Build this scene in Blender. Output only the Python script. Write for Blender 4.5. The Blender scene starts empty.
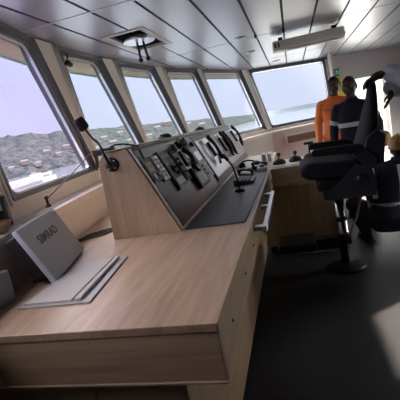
import bpy, bmesh, math, random
from mathutils import Vector, Matrix, noise
R = math.radians
random.seed(4)
SC = bpy.context.scene
COL = SC.collection
VZ = Vector((0, 0, 1))

# ------------------------------------------------------------------ materials
def new_mat(name):
    m = bpy.data.materials.new(name); m.use_nodes = True
    nt = m.node_tree; nt.nodes.clear()
    out = nt.nodes.new('ShaderNodeOutputMaterial')
    return m, nt, out

def N(nt, t, **kw):
    n = nt.nodes.new(t)
    for k, v in kw.items():
        if k in n.inputs: n.inputs[k].default_value = v
        else: setattr(n, k, v)
    return n

def plain(name, col, rough=.5, metal=0., var=.06, scale=14., bump=0., bscale=60., spec=.5):
    """principled surface with a little procedural colour variation and bump"""
    m, nt, out = new_mat(name)
    b = N(nt, 'ShaderNodeBsdfPrincipled', Roughness=rough, Metallic=metal)
    b.inputs['Specular IOR Level'].default_value = spec
    tc = N(nt, 'ShaderNodeTexCoord'); nz = N(nt, 'ShaderNodeTexNoise', Scale=scale, Detail=4.)
    nt.links.new(tc.outputs['Object'], nz.inputs['Vector'])
    mx = N(nt, 'ShaderNodeMix', data_type='RGBA')
    mx.inputs[6].default_value = [c * (1 - var) for c in col] + [1]
    mx.inputs[7].default_value = [min(1, c * (1 + var)) for c in col] + [1]
    nt.links.new(nz.outputs['Fac'], mx.inputs[0]); nt.links.new(mx.outputs[2], b.inputs['Base Color'])
    if bump:
        n2 = N(nt, 'ShaderNodeTexNoise', Scale=bscale, Detail=3.)
        nt.links.new(tc.outputs['Object'], n2.inputs['Vector'])
        bp = N(nt, 'ShaderNodeBump', Strength=bump, Distance=.01)
        nt.links.new(n2.outputs['Fac'], bp.inputs['Height']); nt.links.new(bp.outputs['Normal'], b.inputs['Normal'])
    nt.links.new(b.outputs[0], out.inputs[0])
    return m

def wood(name, axis, dark=(.275, .188, .115), light=(.505, .388, .252), rough=.42):
    """oak laminate; axis = 0/1/2, the direction the grain runs"""
    m, nt, out = new_mat(name)
    b = N(nt, 'ShaderNodeBsdfPrincipled', Roughness=rough)
    tc = N(nt, 'ShaderNodeTexCoord'); mp = N(nt, 'ShaderNodeMapping')
    s = [22., 22., 22.]; s[axis] = 1.3
    mp.inputs['Scale'].default_value = s
    nt.links.new(tc.outputs['Object'], mp.inputs['Vector'])
    n1 = N(nt, 'ShaderNodeTexNoise', Scale=1., Detail=6., Roughness=.65, Distortion=1.2)
    nt.links.new(mp.outputs[0], n1.inputs['Vector'])
    mp2 = N(nt, 'ShaderNodeMapping'); s2 = [5., 5., 5.]; s2[axis] = .5
    mp2.inputs['Scale'].default_value = s2
    nt.links.new(tc.outputs['Object'], mp2.inputs['Vector'])
    n2 = N(nt, 'ShaderNodeTexNoise', Scale=1., Detail=3., Distortion=2.5)
    nt.links.new(mp2.outputs[0], n2.inputs['Vector'])
    mp3 = N(nt, 'ShaderNodeMapping'); s3 = [160., 160., 160.]; s3[axis] = 5.
    mp3.inputs['Scale'].default_value = s3
    nt.links.new(tc.outputs['Object'], mp3.inputs['Vector'])
    n3 = N(nt, 'ShaderNodeTexNoise', Scale=1., Detail=2.)
    nt.links.new(mp3.outputs[0], n3.inputs['Vector'])
    a = N(nt, 'ShaderNodeMath', operation='MULTIPLY_ADD'); a.inputs[1].default_value = .6
    nt.links.new(n1.outputs['Fac'], a.inputs[0])
    h = N(nt, 'ShaderNodeMath', operation='MULTIPLY'); h.inputs[1].default_value = .4
    nt.links.new(n2.outputs['Fac'], h.inputs[0]); nt.links.new(h.outputs[0], a.inputs[2])
    a2 = N(nt, 'ShaderNodeMath', operation='MULTIPLY_ADD'); a2.inputs[1].default_value = .18
    nt.links.new(n3.outputs['Fac'], a2.inputs[0]); nt.links.new(a.outputs[0], a2.inputs[2])
    cr = N(nt, 'ShaderNodeValToRGB')
    cr.color_ramp.elements[0].position = .38; cr.color_ramp.elements[0].color = (*dark, 1)
    cr.color_ramp.elements[1].position = .78; cr.color_ramp.elements[1].color = (*light, 1)
    nt.links.new(a2.outputs[0], cr.inputs['Fac']); nt.links.new(cr.outputs['Color'], b.inputs['Base Color'])
    nt.links.new(b.outputs[0], out.inputs[0])
    return m

def glass(name, tint, gloss=.05):
    m, nt, out = new_mat(name)
    t = N(nt, 'ShaderNodeBsdfTransparent', Color=(*tint, 1)); g = N(nt, 'ShaderNodeBsdfGlossy', Roughness=.02)
    mx = N(nt, 'ShaderNodeMixShader')
    mx.inputs[0].default_value = .025; nt.links.new(t.outputs[0], mx.inputs[1]); nt.links.new(g.outputs[0], mx.inputs[2])
    nt.links.new(mx.outputs[0], out.inputs[0])
    return m

def floor_mat():
    m, nt, out = new_mat('studded_rubber')
    b = N(nt, 'ShaderNodeBsdfPrincipled', Roughness=.36); b.inputs['Specular IOR Level'].default_value = .4
    tc = N(nt, 'ShaderNodeTexCoord')
    mp = N(nt, 'ShaderNodeMapping'); mp.inputs['Rotation'].default_value = (0, 0, R(45)); mp.inputs['Scale'].default_value = (40, 40, 40)
    nt.links.new(tc.outputs['Object'], mp.inputs['Vector'])
    ck = N(nt, 'ShaderNodeTexBrick', Scale=1.); ck.offset = .5
    ck.inputs['Color1'].default_value = (1, 1, 1, 1); ck.inputs['Color2'].default_value = (.9, .9, .9, 1); ck.inputs['Mortar'].default_value = (0, 0, 0, 1)
    ck.inputs['Mortar Size'].default_value = .09; ck.inputs['Mortar Smooth'].default_value = .6
    nt.links.new(mp.outputs[0], ck.inputs['Vector'])
    nz = N(nt, 'ShaderNodeTexNoise', Scale=3., Detail=5.)
    nt.links.new(tc.outputs['Object'], nz.inputs['Vector'])
    cr = N(nt, 'ShaderNodeValToRGB')
    cr.color_ramp.elements[0].color = (.013, .0145, .020, 1); cr.color_ramp.elements[1].color = (.024, .026, .033, 1)
    nt.links.new(nz.outputs['Fac'], cr.inputs['Fac']); nt.links.new(cr.outputs['Color'], b.inputs['Base Color'])
    bp = N(nt, 'ShaderNodeBump', Strength=.6, Distance=.004)
    nt.links.new(ck.outputs['Color'], bp.inputs['Height']); nt.links.new(bp.outputs['Normal'], b.inputs['Normal'])
    nt.links.new(b.outputs[0], out.inputs[0])
    return m

def sea_mat():
    m, nt, out = new_mat('sea_water')
    b = N(nt, 'ShaderNodeBsdfPrincipled', Roughness=.10)
    b.inputs['Base Color'].default_value = (.07, .09, .105, 1)
    tc = N(nt, 'ShaderNodeTexCoord'); nz = N(nt, 'ShaderNodeTexNoise', Scale=.25, Detail=6.)
    nt.links.new(tc.outputs['Object'], nz.inputs['Vector'])
    bp = N(nt, 'ShaderNodeBump', Strength=.08, Distance=.4)
    nt.links.new(nz.outputs['Fac'], bp.inputs['Height']); nt.links.new(bp.outputs['Normal'], b.inputs['Normal'])
    nt.links.new(b.outputs[0], out.inputs[0])
    return m

def land_mat(name, a, b_, scale):
    m, nt, out = new_mat(name)
    b = N(nt, 'ShaderNodeBsdfPrincipled', Roughness=1.); b.inputs['Specular IOR Level'].default_value = 0.
    tc = N(nt, 'ShaderNodeTexCoord'); nz = N(nt, 'ShaderNodeTexNoise', Scale=scale, Detail=8., Roughness=.7)
    nt.links.new(tc.outputs['Object'], nz.inputs['Vector'])
    cr = N(nt, 'ShaderNodeValToRGB')
    cr.color_ramp.elements[0].position = .35; cr.color_ramp.elements[0].color = (*a, 1)
    cr.color_ramp.elements[1].position = .68; cr.color_ramp.elements[1].color = (*b_, 1)
    nt.links.new(nz.outputs['Fac'], cr.inputs['Fac']); nt.links.new(cr.outputs['Color'], b.inputs['Base Color'])
    nt.links.new(b.outputs[0], out.inputs[0])
    return m

M = dict(
    wood_y=wood('oak_laminate_lengthwise', 1), wood_x=wood('oak_laminate_crosswise', 0), wood_z=wood('oak_laminate_upright', 2),
    floor=floor_mat(), sea=sea_mat(),
    ceil=plain('satin_ceiling_metal', (.46, .45, .50), .32, .55, .04, 3.),
    joint=plain('black_joint', (.015, .015, .018), .7),
    strip=plain('pale_joint_strip', (.62, .62, .66), .35, .3),
    cream=plain('cream_painted_steel', (.90, .86, .78), .38, 0, .04),
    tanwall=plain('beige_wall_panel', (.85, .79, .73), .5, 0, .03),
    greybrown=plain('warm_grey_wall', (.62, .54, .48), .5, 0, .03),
    frame=plain('grey_window_frame', (.105, .11, .13), .4, .2),
    seal=plain('black_rubber_seal', (.02, .02, .022), .6),
    
    black=plain('black_plastic', (.014, .014, .016), .42), blacksoft=plain('black_upholstery', (.012, .012, .015), .7, spec=.3, bump=.25, bscale=180),
    charcoal=plain('charcoal_console_face', (.036, .039, .046), .27), chargrey=plain('grey_instrument_face', (.13, .135, .145), .45),
    navygrey=plain('blue_grey_chair_shell', (.028, .030, .042), .55, spec=.35),
    mat_=plain('black_rubber_mat', (.012, .013, .017), .42, spec=.4),
    silver=plain('brushed_aluminium', (.62, .63, .66), .3, .9), chrome=plain('polished_steel', (.45, .46, .50), .22, 1.),
    white=plain('white_plastic', (.88, .90, .92), .4), palegrey=plain('pale_grey_panel', (.50, .55, .60), .4),
    cover=plain('grey_display_cover', (.42, .46, .52), .45), bluegrey=plain('blue_grey_cabinet', (.15, .17, .22), .45), darkwall=plain('dark_blue_wall', (.05, .055, .07), .6),
    paper=plain('paper', (.48, .48, .44), .7), board=plain('grey_folder_board', (.34, .35, .34), .5),
    screen=plain('dark_screen', (.10, .14, .16), .12), gold=plain('yellowed_label', (.50, .43, .27), .5),
    orange=plain('orange_cotton', (.95, .23, .06), .8, bump=.4, bscale=50), navy=plain('navy_cotton', (.012, .014, .028), .85, bump=.4, bscale=50),
    band=plain('reflective_tape', (.62, .65, .70), .4), sky_shirt=plain('pale_grey_striped_cotton', (.84, .87, .92), .8, bump=.3, bscale=50),
    stripe=plain('dark_sleeve_stripe', (.10, .11, .15), .8),
    skin=plain('dark_brown_skin', (.075, .038, .026), .45, var=.12), hair=plain('black_hair', (.010, .009, .009), .8, bump=.5, bscale=200),
    lips=plain('lips', (.11, .045, .04), .45), eyewhite=plain('eye_white', (.35, .33, .31), .3), pupil=plain('pupil', (.01, .008, .006), .2),
    ochre=plain('ochre_hard_hat_shell', (.34, .15, .02), .4), pink=plain('leather', (.3, .2, .15), .6),
    boot=plain('black_boot', (.015, .014, .014), .5),
    green=plain('green_sign_face', (.0, .22, .09), .4), signwhite=plain('white_sign_print', (.8, .82, .8), .5),
    yellow=plain('yellow_steel', (.75, .52, .03), .45), locker=plain('brown_locker_wood', (.26, .16, .09), .5),
    off=plain('off_white_steel', (.60, .57, .52), .45), dark_in=plain('dark_recess', (.02, .02, .022), .8),
    lamp=plain('downlight_cover', (.70, .70, .68), .3),
    land=land_mat('wooded_shore', (.006, .010, .012), (.040, .046, .050), .16), land2=land_mat('quay_ground', (.10, .10, .10), (.16, .16, .165), .08),
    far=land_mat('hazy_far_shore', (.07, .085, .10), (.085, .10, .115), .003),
    house_white=plain('white_render', (.10, .10, .105), .8), house_pink=plain('pink_render', (.085, .065, .062), .8), roof=plain('rust_tin_roof', (.035, .032, .032), .7),
    deck=plain('green_deck_paint', (.30, .33, .30), .6), tan=plain('tan_bowl', (.50, .33, .18), .6), hull=plain('boat_paint', (.55, .57, .6), .5),
    plate=plain('glossy_white_plate', (.88, .90, .92), .18, spec=.8),
    unit=plain('pale_beige_steel', (.86, .80, .70), .45),
    treegreen=land_mat('tree_leaves', (.04, .06, .03), (.13, .15, .08), 1.),
)
def cloth(name, col, tl):
    m, nt, out = new_mat(name)
    d = N(nt, 'ShaderNodeBsdfDiffuse', Color=(*col, 1)); t = N(nt, 'ShaderNodeBsdfTranslucent', Color=(*col, 1)); mx = N(nt, 'ShaderNodeMixShader')
    tc = N(nt, 'ShaderNodeTexCoord'); nz = N(nt, 'ShaderNodeTexNoise', Scale=40.); nt.links.new(tc.outputs['Object'], nz.inputs['Vector'])
    bp = N(nt, 'ShaderNodeBump', Strength=.2); nt.links.new(nz.outputs['Fac'], bp.inputs['Height']); nt.links.new(bp.outputs['Normal'], d.inputs['Normal'])
    mx.inputs[0].default_value = tl; nt.links.new(d.outputs[0], mx.inputs[1]); nt.links.new(t.outputs[0], mx.inputs[2]); nt.links.new(mx.outputs[0], out.inputs[0])
    return m
M['blind'] = cloth('rolled_beige_blind', (.62, .57, .50), .7); M['hem'] = cloth('green_blind_hem', (.46, .58, .52), .7)
GL = [glass('tinted_glass_lavender', (.79, .735, .80)), glass('tinted_glass_clear', (.79, .787, .795))]

# ------------------------------------------------------------------ mesh builder
class MB:
    def __init__(s): s.bm = bmesh.new()
    def _mi(s, faces, mi):
        for f in faces: f.material_index = mi
    def box(s, lo, hi, bev=0., mi=0, mat=None, seg=2):
        r = bmesh.ops.create_cube(s.bm, size=1.)
        vs = r['verts']; lo = Vector(lo); hi = Vector(hi); c = (lo + hi) / 2; d = hi - lo
        for v in vs: v.co = Vector((v.co.x * d.x, v.co.y * d.y, v.co.z * d.z))
        fs = list({f for v in vs for f in v.link_faces}); s._mi(fs, mi)
        if bev:
            es = list({e for v in vs for e in v.link_edges})
            q = bmesh.ops.bevel(s.bm, geom=es, offset=bev, segments=seg, affect='EDGES', profile=.5)
            vs = list({v for f in q['faces'] for v in f.verts} | {v for v in vs if v.is_valid})
            s._mi({f for v in vs for f in v.link_faces}, mi)
        for v in vs:
            v.co = (mat @ v.co if mat else v.co) + c
        return s
    def obox(s, c, size, rot, bev=0., mi=0):
        d = Vector(size) / 2; c = Vector(c)
        n0 = len(s.bm.verts); s.bm.verts.ensure_lookup_table()
        before = set(s.bm.verts)
        s.box(-d, d, bev, mi)
        for v in s.bm.verts:
            if v not in before: v.co = rot @ v.co + c
        return s
    def face(s, pts, mi=0):
        f = s.bm.faces.new([s.bm.verts.new(Vector(p)) for p in pts]); f.material_index = mi
        return s
    def prism(s, pts, ext, mi=0, bev=0.):
        """closed solid: planar polygon pts swept by vector ext"""
        ext = Vector(ext)
        a = [s.bm.verts.new(Vector(p)) for p in pts]; b = [s.bm.verts.new(Vector(p) + ext) for p in pts]
        fs = [s.bm.faces.new(a), s.bm.faces.new(b[::-1])]
        n = len(pts)
        for i in range(n): fs.append(s.bm.faces.new((a[i], b[i], b[(i + 1) % n], a[(i + 1) % n])))
        s._mi(fs, mi)
        bmesh.ops.recalc_face_normals(s.bm, faces=fs)
        if bev:
            es = list({e for f in fs for e in f.edges})
            q = bmesh.ops.bevel(s.bm, geom=es, offset=bev, segments=2, affect='EDGES', profile=.5)
            s._mi(q['faces'], mi)
        return s
    def tube(s, pts, r, n=10, mi=0, cap=True):
        pts = [Vector(p) for p in pts]; k = len(pts)
        rs = r if isinstance(r, (list, tuple)) else [r] * k
        rings = []; up = None
        for i, p in enumerate(pts):
            t = (pts[min(i + 1, k - 1)] - pts[max(i - 1, 0)]).normalized()
            if up is None:
                up = t.orthogonal().normalized()
            up = (up - t * up.dot(t))
            up = up.normalized() if up.length > 1e-6 else t.orthogonal().normalized()
            w = t.cross(up)
            rings.append([s.bm.verts.new(p + (up * math.cos(2 * math.pi * j / n) + w * math.sin(2 * math.pi * j / n)) * rs[i]) for j in range(n)])
        for i in range(k - 1):
            for j in range(n):
                f = s.bm.faces.new((rings[i][j], rings[i][(j + 1) % n], rings[i + 1][(j + 1) % n], rings[i + 1][j])); f.material_index = mi; f.smooth = True
        if cap:
            for rg in (rings[0][::-1], rings[-1]):
                f = s.bm.faces.new(rg); f.material_index = mi
        return s
    def lathe(s, c, prof, axis=VZ, n=24, mi=0):
        """prof: list of (radius, height) along axis from c"""
        c = Vector(c); ax = Vector(axis).normalized(); u = ax.orthogonal().normalized(); w = ax.cross(u)
        rings = []
        for r, h in prof:
            if r < 1e-6: rings.append([s.bm.verts.new(c + ax * h)])
            else: rings.append([s.bm.verts.new(c + ax * h + (u * math.cos(2 * math.pi * j / n) + w * math.sin(2 * math.pi * j / n)) * r) for j in range(n)])
        for a, b in zip(rings, rings[1:]):
            for j in range(n):
                q = [a[j % len(a)], a[(j + 1) % len(a)], b[(j + 1) % len(b)], b[j % len(b)]]
                q2 = []
                for v in q:
                    if v not in q2: q2.append(v)
                if len(q2) > 2:
                    f = s.bm.faces.new(q2); f.material_index = mi; f.smooth = True
        for rg in (rings[0], rings[-1]):
            if len(rg) > 2:
                f = s.bm.faces.new(rg); f.material_index = mi
        return s
    def sphere(s, c, sz, mi=0, seg=16, rot=None):
        r = bmesh.ops.create_uvsphere(s.bm, u_segments=seg, v_segments=seg // 2 + 2, radius=1.)
        c = Vector(c); sz = Vector((sz,) * 3) if isinstance(sz, (int, float)) else Vector(sz)
        for v in r['verts']:
            p = Vector((v.co.x * sz.x, v.co.y * sz.y, v.co.z * sz.z)); v.co = (rot @ p if rot else p) + c
        for f in {f for v in r['verts'] for f in v.link_faces}: f.material_index = mi; f.smooth = True
        return s
    def build(s, name, mats, parent=None, recalc=True, loc=None):
        if recalc: bmesh.ops.recalc_face_normals(s.bm, faces=s.bm.faces[:])
        me = bpy.data.meshes.new(name); 
        for m in (mats if isinstance(mats, (list, tuple)) else [mats]): me.materials.append(m)
        if parent is not None:
            org = world_loc(parent)
        elif loc is not None:
            org = Vector(loc)
        else:
            xs = [v.co for v in s.bm.verts]
            lo = Vector([min(v[i] for v in xs) for i in range(3)]); hi = Vector([max(v[i] for v in xs) for i in range(3)])
            org = Vector(((lo.x + hi.x) / 2, (lo.y + hi.y) / 2, lo.z))
        for v in s.bm.verts: v.co -= org
        s.bm.to_mesh(me); s.bm.free()
        o = bpy.data.objects.new(name, me); COL.objects.link(o)
        if parent is not None: o.parent = parent
        else: o.location = org
        return o

def world_loc(o):
    p = Vector(o.location)
    while o.parent: o = o.parent; p += Vector(o.location)
    return p

def tag(o, label=None, cat=None, group=None, kind=None):
    if label: o['label'] = label
    if cat: o['category'] = cat
    if group: o['group'] = group
    if kind: o['kind'] = kind
    return o
def thing(name, loc, label, cat, group=None):
    o = bpy.data.objects.new(name, None); COL.objects.link(o); o.location = loc; o.empty_display_size = .1
    return tag(o, label, cat, group)
def struct(o, label, cat): return tag(o, label, cat, kind='structure')
def copy_tree(o, parent=None):
    c = o.copy(); COL.objects.link(c); c.parent = parent
    for ch in [x for x in COL.objects if x.parent == o]: copy_tree(ch, c)
    return c
def rotbasis(x, y, z):
    return Matrix((x, y, z)).transposed()

# ------------------------------------------------------------------ the wheelhouse shell
TOP = [(-1.02, -2.6), (-1.17, -.2), (-1.52, 1.52), (-1.79, 2.82), (-1.79, 3.95), (-1.63, 5.2), (-1.30, 6.18), (-.72, 7.75), (.80, 8.52)]   # z = 2.3
BOT = [(-.96, -2.6), (-1.13, -.2), (-1.45, 1.50), (-1.76, 3.20), (-1.60, 4.22), (-1.36, 5.26), (-1.02, 6.12), (-.47, 7.28), (.80, 7.98)]   # z = 1.22
LOW = [(-.84, -2.6), (-1.01, -.2), (-1.35, 1.50), (-1.63, 3.14), (-1.48, 4.18), (-1.24, 5.18), (-.91, 6.02), (-.38, 7.15), (.80, 7.85)]    # lower wall
ZT, ZB, ZS = 2.30, 1.22, 1.12
SILLZ = [1.24, 1.24, 1.25, 1.26, 1.24, 1.23, 1.22, 1.20, 1.19]
ROOM_X = 2.6
BACK = [(.80, 8.52), (2.62, 9.43)]

def lerp(a, b, t): return tuple(a[i] + (b[i] - a[i]) * t for i in range(len(a)))
def wallpt(i, t, z):
    """point on window facet i (between vertex i and i+1) at fraction t, height z"""
    zb = SILLZ[i] + (SILLZ[i + 1] - SILLZ[i]) * t
    k = (z - zb) / (ZT - zb)
    a = lerp(BOT[i], BOT[i + 1], t); b = lerp(TOP[i], TOP[i + 1], t)
    p = lerp(a, b, k)
    return Vector((p[0], p[1], z))
def facet(i):
    z0 = wallpt(i, 0, 1.7); z1 = wallpt(i, 1, 1.7)
    tan = (z1 - z0).normalized()
    upv = (wallpt(i, .5, 2.2) - wallpt(i, .5, 1.3)).normalized()
    nin = tan.cross(upv).normalized()          # points into the room
    return tan, upv, nin

# floor and ceiling
outline = [(x, y) for x, y in LOW] + [(2.62, 8.76), (2.62, -2.6)]
b = MB(); b.prism([(x, y, -.06) for x, y in outline], (0, 0, .06))
struct(b.build('floor', M['floor'], loc=(0, 0, 0)), 'dark studded rubber floor of the wheelhouse', 'floor')

# ceiling: satin planks 0.3 m wide running along the ship with black joints, clipped to the curved outline
def x_left(y):
    pts = TOP
    for (xa, ya), (xb, yb) in zip(pts, pts[1:]):
        if ya <= y <= yb: return xa + (xb - xa) * (y - ya) / (yb - ya)
    (xa, ya), (xb, yb) = BACK
    return xa + (xb - xa) * (y - ya) / (yb - ya) if y > ya else pts[0][0]
b = MB()
joints_y = [-1.72, .43, 2.58, 4.72, 6.9, 9.4]
outl = [Vector((x, y, ZT)) for x, y in TOP] + [Vector((2.62, 9.43, ZT)), Vector((2.62, -2.6, ZT))]
hole = (-1.38, -1.06, 3.24, 4.0)
def clip_poly(poly, p, n):
    out = []
    for i in range(len(poly)):
        a, c = poly[i], poly[(i + 1) % len(poly)]
        da, dc = (a - p).dot(n), (c - p).dot(n)
        if da >= 0: out.append(a)
        if da * dc < 0: out.append(a + (c - a) * (da / (da - dc)))
    return out
def strip_poly(x0, x1, y0, y1):
    poly = outl
    for p, n in (((x0, 0, 0), (1, 0, 0)), ((x1, 0, 0), (-1, 0, 0)), ((0, y0, 0), (0, 1, 0)), ((0, y1, 0), (0, -1, 0))):
        poly = clip_poly(poly, Vector(p), Vector(n))
        if len(poly) < 3: return None
    return poly
def area(poly):
    return abs(sum(poly[i].x * poly[(i + 1) % len(poly)].y - poly[(i + 1) % len(poly)].x * poly[i].y for i in range(len(poly)))) / 2
xs = [-1.98 + .3 * k + .13 for k in range(16)]
xs = [.04 + .3 * k for k in range(-7, 10)]
for x0, x1 in zip(xs, xs[1:]):
    for y0, y1 in zip([-2.6] + joints_y, joints_y):
        segs = [(x0 + .011, x1 - .011, y0 + .010, y1 - .010)]
        if x1 > hole[0] and x0 < hole[1] and y1 > hole[2] and y0 < hole[3]:
            segs = [(x0 + .011, x1 - .011, y0 + .01, hole[2]), (x0 + .008, x1 - .008, hole[3], y1 - .01)]
            if x0 < hole[0]: segs.append((x0 + .008, hole[0], hole[2], hole[3]))
            if x1 > hole[1]: segs.append((hole[1], x1 - .008, hole[2], hole[3]))
        for sg in segs:
            if sg[1] - sg[0] < .01 or sg[3] - sg[2] < .01: continue
            poly = strip_poly(*sg)
            if poly and area(poly) > .002: b.prism(poly, (0, 0, .012), 0)
for x0 in xs:                                             # black joint backing
    poly = strip_poly(x0 - .013, x0 + .013, -2.6, 9.4)
    if poly and area(poly) > .001:
        if hole[0] < x0 < hole[1]:
            for q in (strip_poly(x0 - .013, x0 + .013, -2.6, hole[2]), strip_poly(x0 - .013, x0 + .013, hole[3], 9.4)): b.prism([p + Vector((0, 0, .005)) for p in q], (0, 0, .004), 1)
        else: b.prism([p + Vector((0, 0, .005)) for p in poly], (0, 0, .004), 1)
for y0 in joints_y[:-1]:
    poly = strip_poly(-3, 3, y0 - .011, y0 + .011)
    if poly:
        if y0 < 4: b.prism([p + Vector((0, 0, -.003)) for p in poly], (0, 0, .006), 2)
        else: b.prism([p + Vector((0, 0, .006)) for p in poly], (0, 0, .003), 2)
# outer roof above
b.prism([p + Vector((0, 0, .22)) for p in outl], (0, 0, .06), 3)
struct(b.build('ceiling', [M['ceil'], M['joint'], M['strip'], M['off']], loc=(0, 0, ZT)), 'satin grey plank ceiling with black joints', 'ceiling')

# lower wall, sill and header along the curved front
def ribbon(b, A, zA, B, zB, mi=0, i0=0, i1=None):
    i1 = len(A) - 1 if i1 is None else i1
    f = lambda z, i: z[i] if isinstance(z, (list, tuple)) else z
    for i in range(i0, i1):
        b.face([(*A[i], f(zA, i)), (*A[i + 1], f(zA, i + 1)), (*B[i + 1], f(zB, i + 1)), (*B[i], f(zB, i))], mi)
OUTB = [(x - .10, y + .02) for x, y in BOT]
b = MB()
ribbon(b, LOW, 0, LOW, ZS); ribbon(b, LOW, ZS, OUTB, ZS); ribbon(b, OUTB, ZS, OUTB, -.3); ribbon(b, OUTB, -.3, LOW, 0)
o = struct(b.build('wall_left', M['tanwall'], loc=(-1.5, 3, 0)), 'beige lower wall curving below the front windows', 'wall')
b = MB()
LIN = [(x + .025, y - .01) for x, y in LOW]
BIN = [(x + .02, y - .01) for x, y in BOT]
ribbon(b, LIN, ZS - .03, LIN, ZS + .012); ribbon(b, LIN, ZS + .012, BIN, ZS + .03); ribbon(b, BIN, ZS + .03, BIN, SILLZ)
ribbon(b, BIN, SILLZ, OUTB, SILLZ); ribbon(b, LIN, ZS - .03, OUTB, ZS - .03); ribbon(b, OUTB, ZS - .03, OUTB, SILLZ)
struct(b.build('trim_1', M['cream'], loc=(-1.5, 3, ZS)), 'cream window sill shelf running under the front windows', 'trim')
# header band between window tops and ceiling
b = MB()
TIN = []
for i in range(len(TOP)):
    j = min(max(i, 0), len(TOP) - 2); tan, upv, nin = facet(j)
    TIN.append((TOP[i][0] + nin.x * .05, TOP[i][1] + nin.y * .05))
TOUT = [(x - .10, y + .03) for x, y in TOP]
z_h = 2.268
TL = [];
for i in range(len(TOP)):
    k = (z_h - SILLZ[i]) / (ZT - SILLZ[i]); TL.append(lerp(BOT[i], TOP[i], k))
ribbon(b, TIN, ZT, TIN, 2.262); ribbon(b, TIN, 2.262, TL, z_h); ribbon(b, TL, z_h, [(x - .07, y + .03) for x, y in TL], z_h)
ribbon(b, [(x - .07, y + .03) for x, y in TL], z_h, TOUT, 2.52); ribbon(b, TIN, ZT, TOUT, ZT)
struct(b.build('trim_2', M['frame'], loc=(-1.5, 3, 2.2)), 'dark grey band between window tops and ceiling', 'trim')
# roof eave outside
b = MB()
EAV = [(x - .45, y + .12) for x, y in TOP[:-1]] + [(TOP[-1][0] - .15, TOP[-1][1] + .45)]
ribbon(b, TOUT, 2.50, EAV, 2.46); ribbon(b, EAV, 2.46, EAV, 2.60); ribbon(b, EAV, 2.60, TOUT, 2.60)
struct(b.build('trim_3', M['off'], loc=(-1.5, 3, 2.4)), 'off white roof eave outside above the windows', 'trim')

# windows: (facet, t0, t1, glass, label)
WIN = [(1, .38, .38, .94, .94, 0, 'aft side window with dark grey frame beside the desk'),
       (2, .20, .13, .99, .86, 0, 'large tilted front window left of the grey covered display'),
       (3, .13, .31, .95, .84, 1, 'narrow tilted window behind the gooseneck microphone'),
       (4, .06, .25, .94, .84, 1, 'tilted front window above the button rows'),
       (5, .05, .21, .92, .87, 1, 'tilted front window above the hanging black handset'),
       (6, .05, .09, .91, .80, 1, 'tilted front window above the white handset panel'),
       (7, .08, .05, .93, .94, 1, 'wide far window beside the man in orange')]
def tz(i, tb, tt, z):
    zb = (SILLZ[i] + SILLZ[i + 1]) / 2
    return tb + (tt - tb) * (z - zb) / (2.25 - zb)
def rounded(i, W4, ins, z0, z1, r, n=5):
    t0b, t0t, t1b, t1t = W4
    L = (wallpt(i, 1, 1.7) - wallpt(i, 0, 1.7)).length; rt = r / L; di = ins / L
    pts = []
    for side, cz, a0 in ((0, z0 + r, 180), (1, z0 + r, 270), (1, z1 - r, 0), (0, z1 - r, 90)):
        for k in range(n + 1):
            a = R(a0 + 90 * k / n); z = cz + r * math.sin(a)
            base = tz(i, t0b, t0t, z) + di + rt if side == 0 else tz(i, t1b, t1t, z) - di - rt
            pts.append(wallpt(i, base + rt * math.cos(a), z))
    return pts
for k, (i, t0b, t0t, t1b, t1t, g, lab) in enumerate(WIN):
    W4 = (t0b, t0t, t1b, t1t)
    tan, upv, nin = facet(i)
    L = (wallpt(i, 1, 1.7) - wallpt(i, 0, 1.7)).length
    zb = max(SILLZ[i], SILLZ[i + 1]) + .0; zt = 2.25
    rootp = wallpt(i, (t0b + t1b) / 2, zb)
    root = thing('window_%d' % k, rootp, lab, 'window'); root['kind'] = 'structure'
    b = MB()
    inner = rounded(i, W4, 0, zb + .015, zt - .01, .05)
    outer = rounded(i, W4, -.030, zb - .015, zt + .028, .02)
    for off0, off1, A, B in ((.030, .022, outer, inner), (-.05, -.05, outer, inner)):
        for q in range(len(A)):
            w = (q + 1) % len(A)
            b.face([A[q] + nin * off0, A[w] + nin * off0, B[w] + nin * off1, B[q] + nin * off1])
    for A, o0 in ((outer, .03), (inner, .022)):
        for q in range(len(A)):
            w = (q + 1) % len(A); b.face([A[q] + nin * o0, A[w] + nin * o0, A[w] - nin * .05, A[q] - nin * .05])
    bmesh.ops.remove_doubles(b.bm, verts=b.bm.verts[:], dist=1e-5)
    b.build('frame', M['frame'], root)
    b = MB()
    seal_in = rounded(i, W4, .012, zb + .027, zt - .022, .045)
    for q in range(len(inner)):
        w = (q + 1) % len(inner); b.face([inner[q] + nin * .012, inner[w] + nin * .012, seal_in[w] + nin * .012, seal_in[q] + nin * .012])
        b.face([seal_in[q] + nin * .012, seal_in[w] + nin * .012, seal_in[w] - nin * .012, seal_in[q] - nin * .012])
    b.build('seal', M['silver'], root)
    b = MB(); b.prism([p + nin * .004 for p in inner], -nin * .008)
    b.build('pane', GL[g], root)
    if k and i < 7:                                        # rolled blind above the glass
        hh = .12 if i < 4 else .07
        a0, a1 = wallpt(i, tz(i, t0b, t0t, zt), zt - .01), wallpt(i, tz(i, t1b, t1t, zt), zt - .01)
        h = -upv * hh
        b = MB(); b.prism([a0 - nin * .03, a1 - nin * .03, a1 - nin * .03 + h, a0 - nin * .03 + h], -nin * .006)
        bl = b.build('blind', M['blind'], root)
        b = MB(); b.prism([a0 - nin * .027 + h, a1 - nin * .027 + h, a1 - nin * .027 + h - upv * .014, a0 - nin * .027 + h - upv * .014], -nin * .012)
        b.build('hem', M['hem'], bl)

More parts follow.
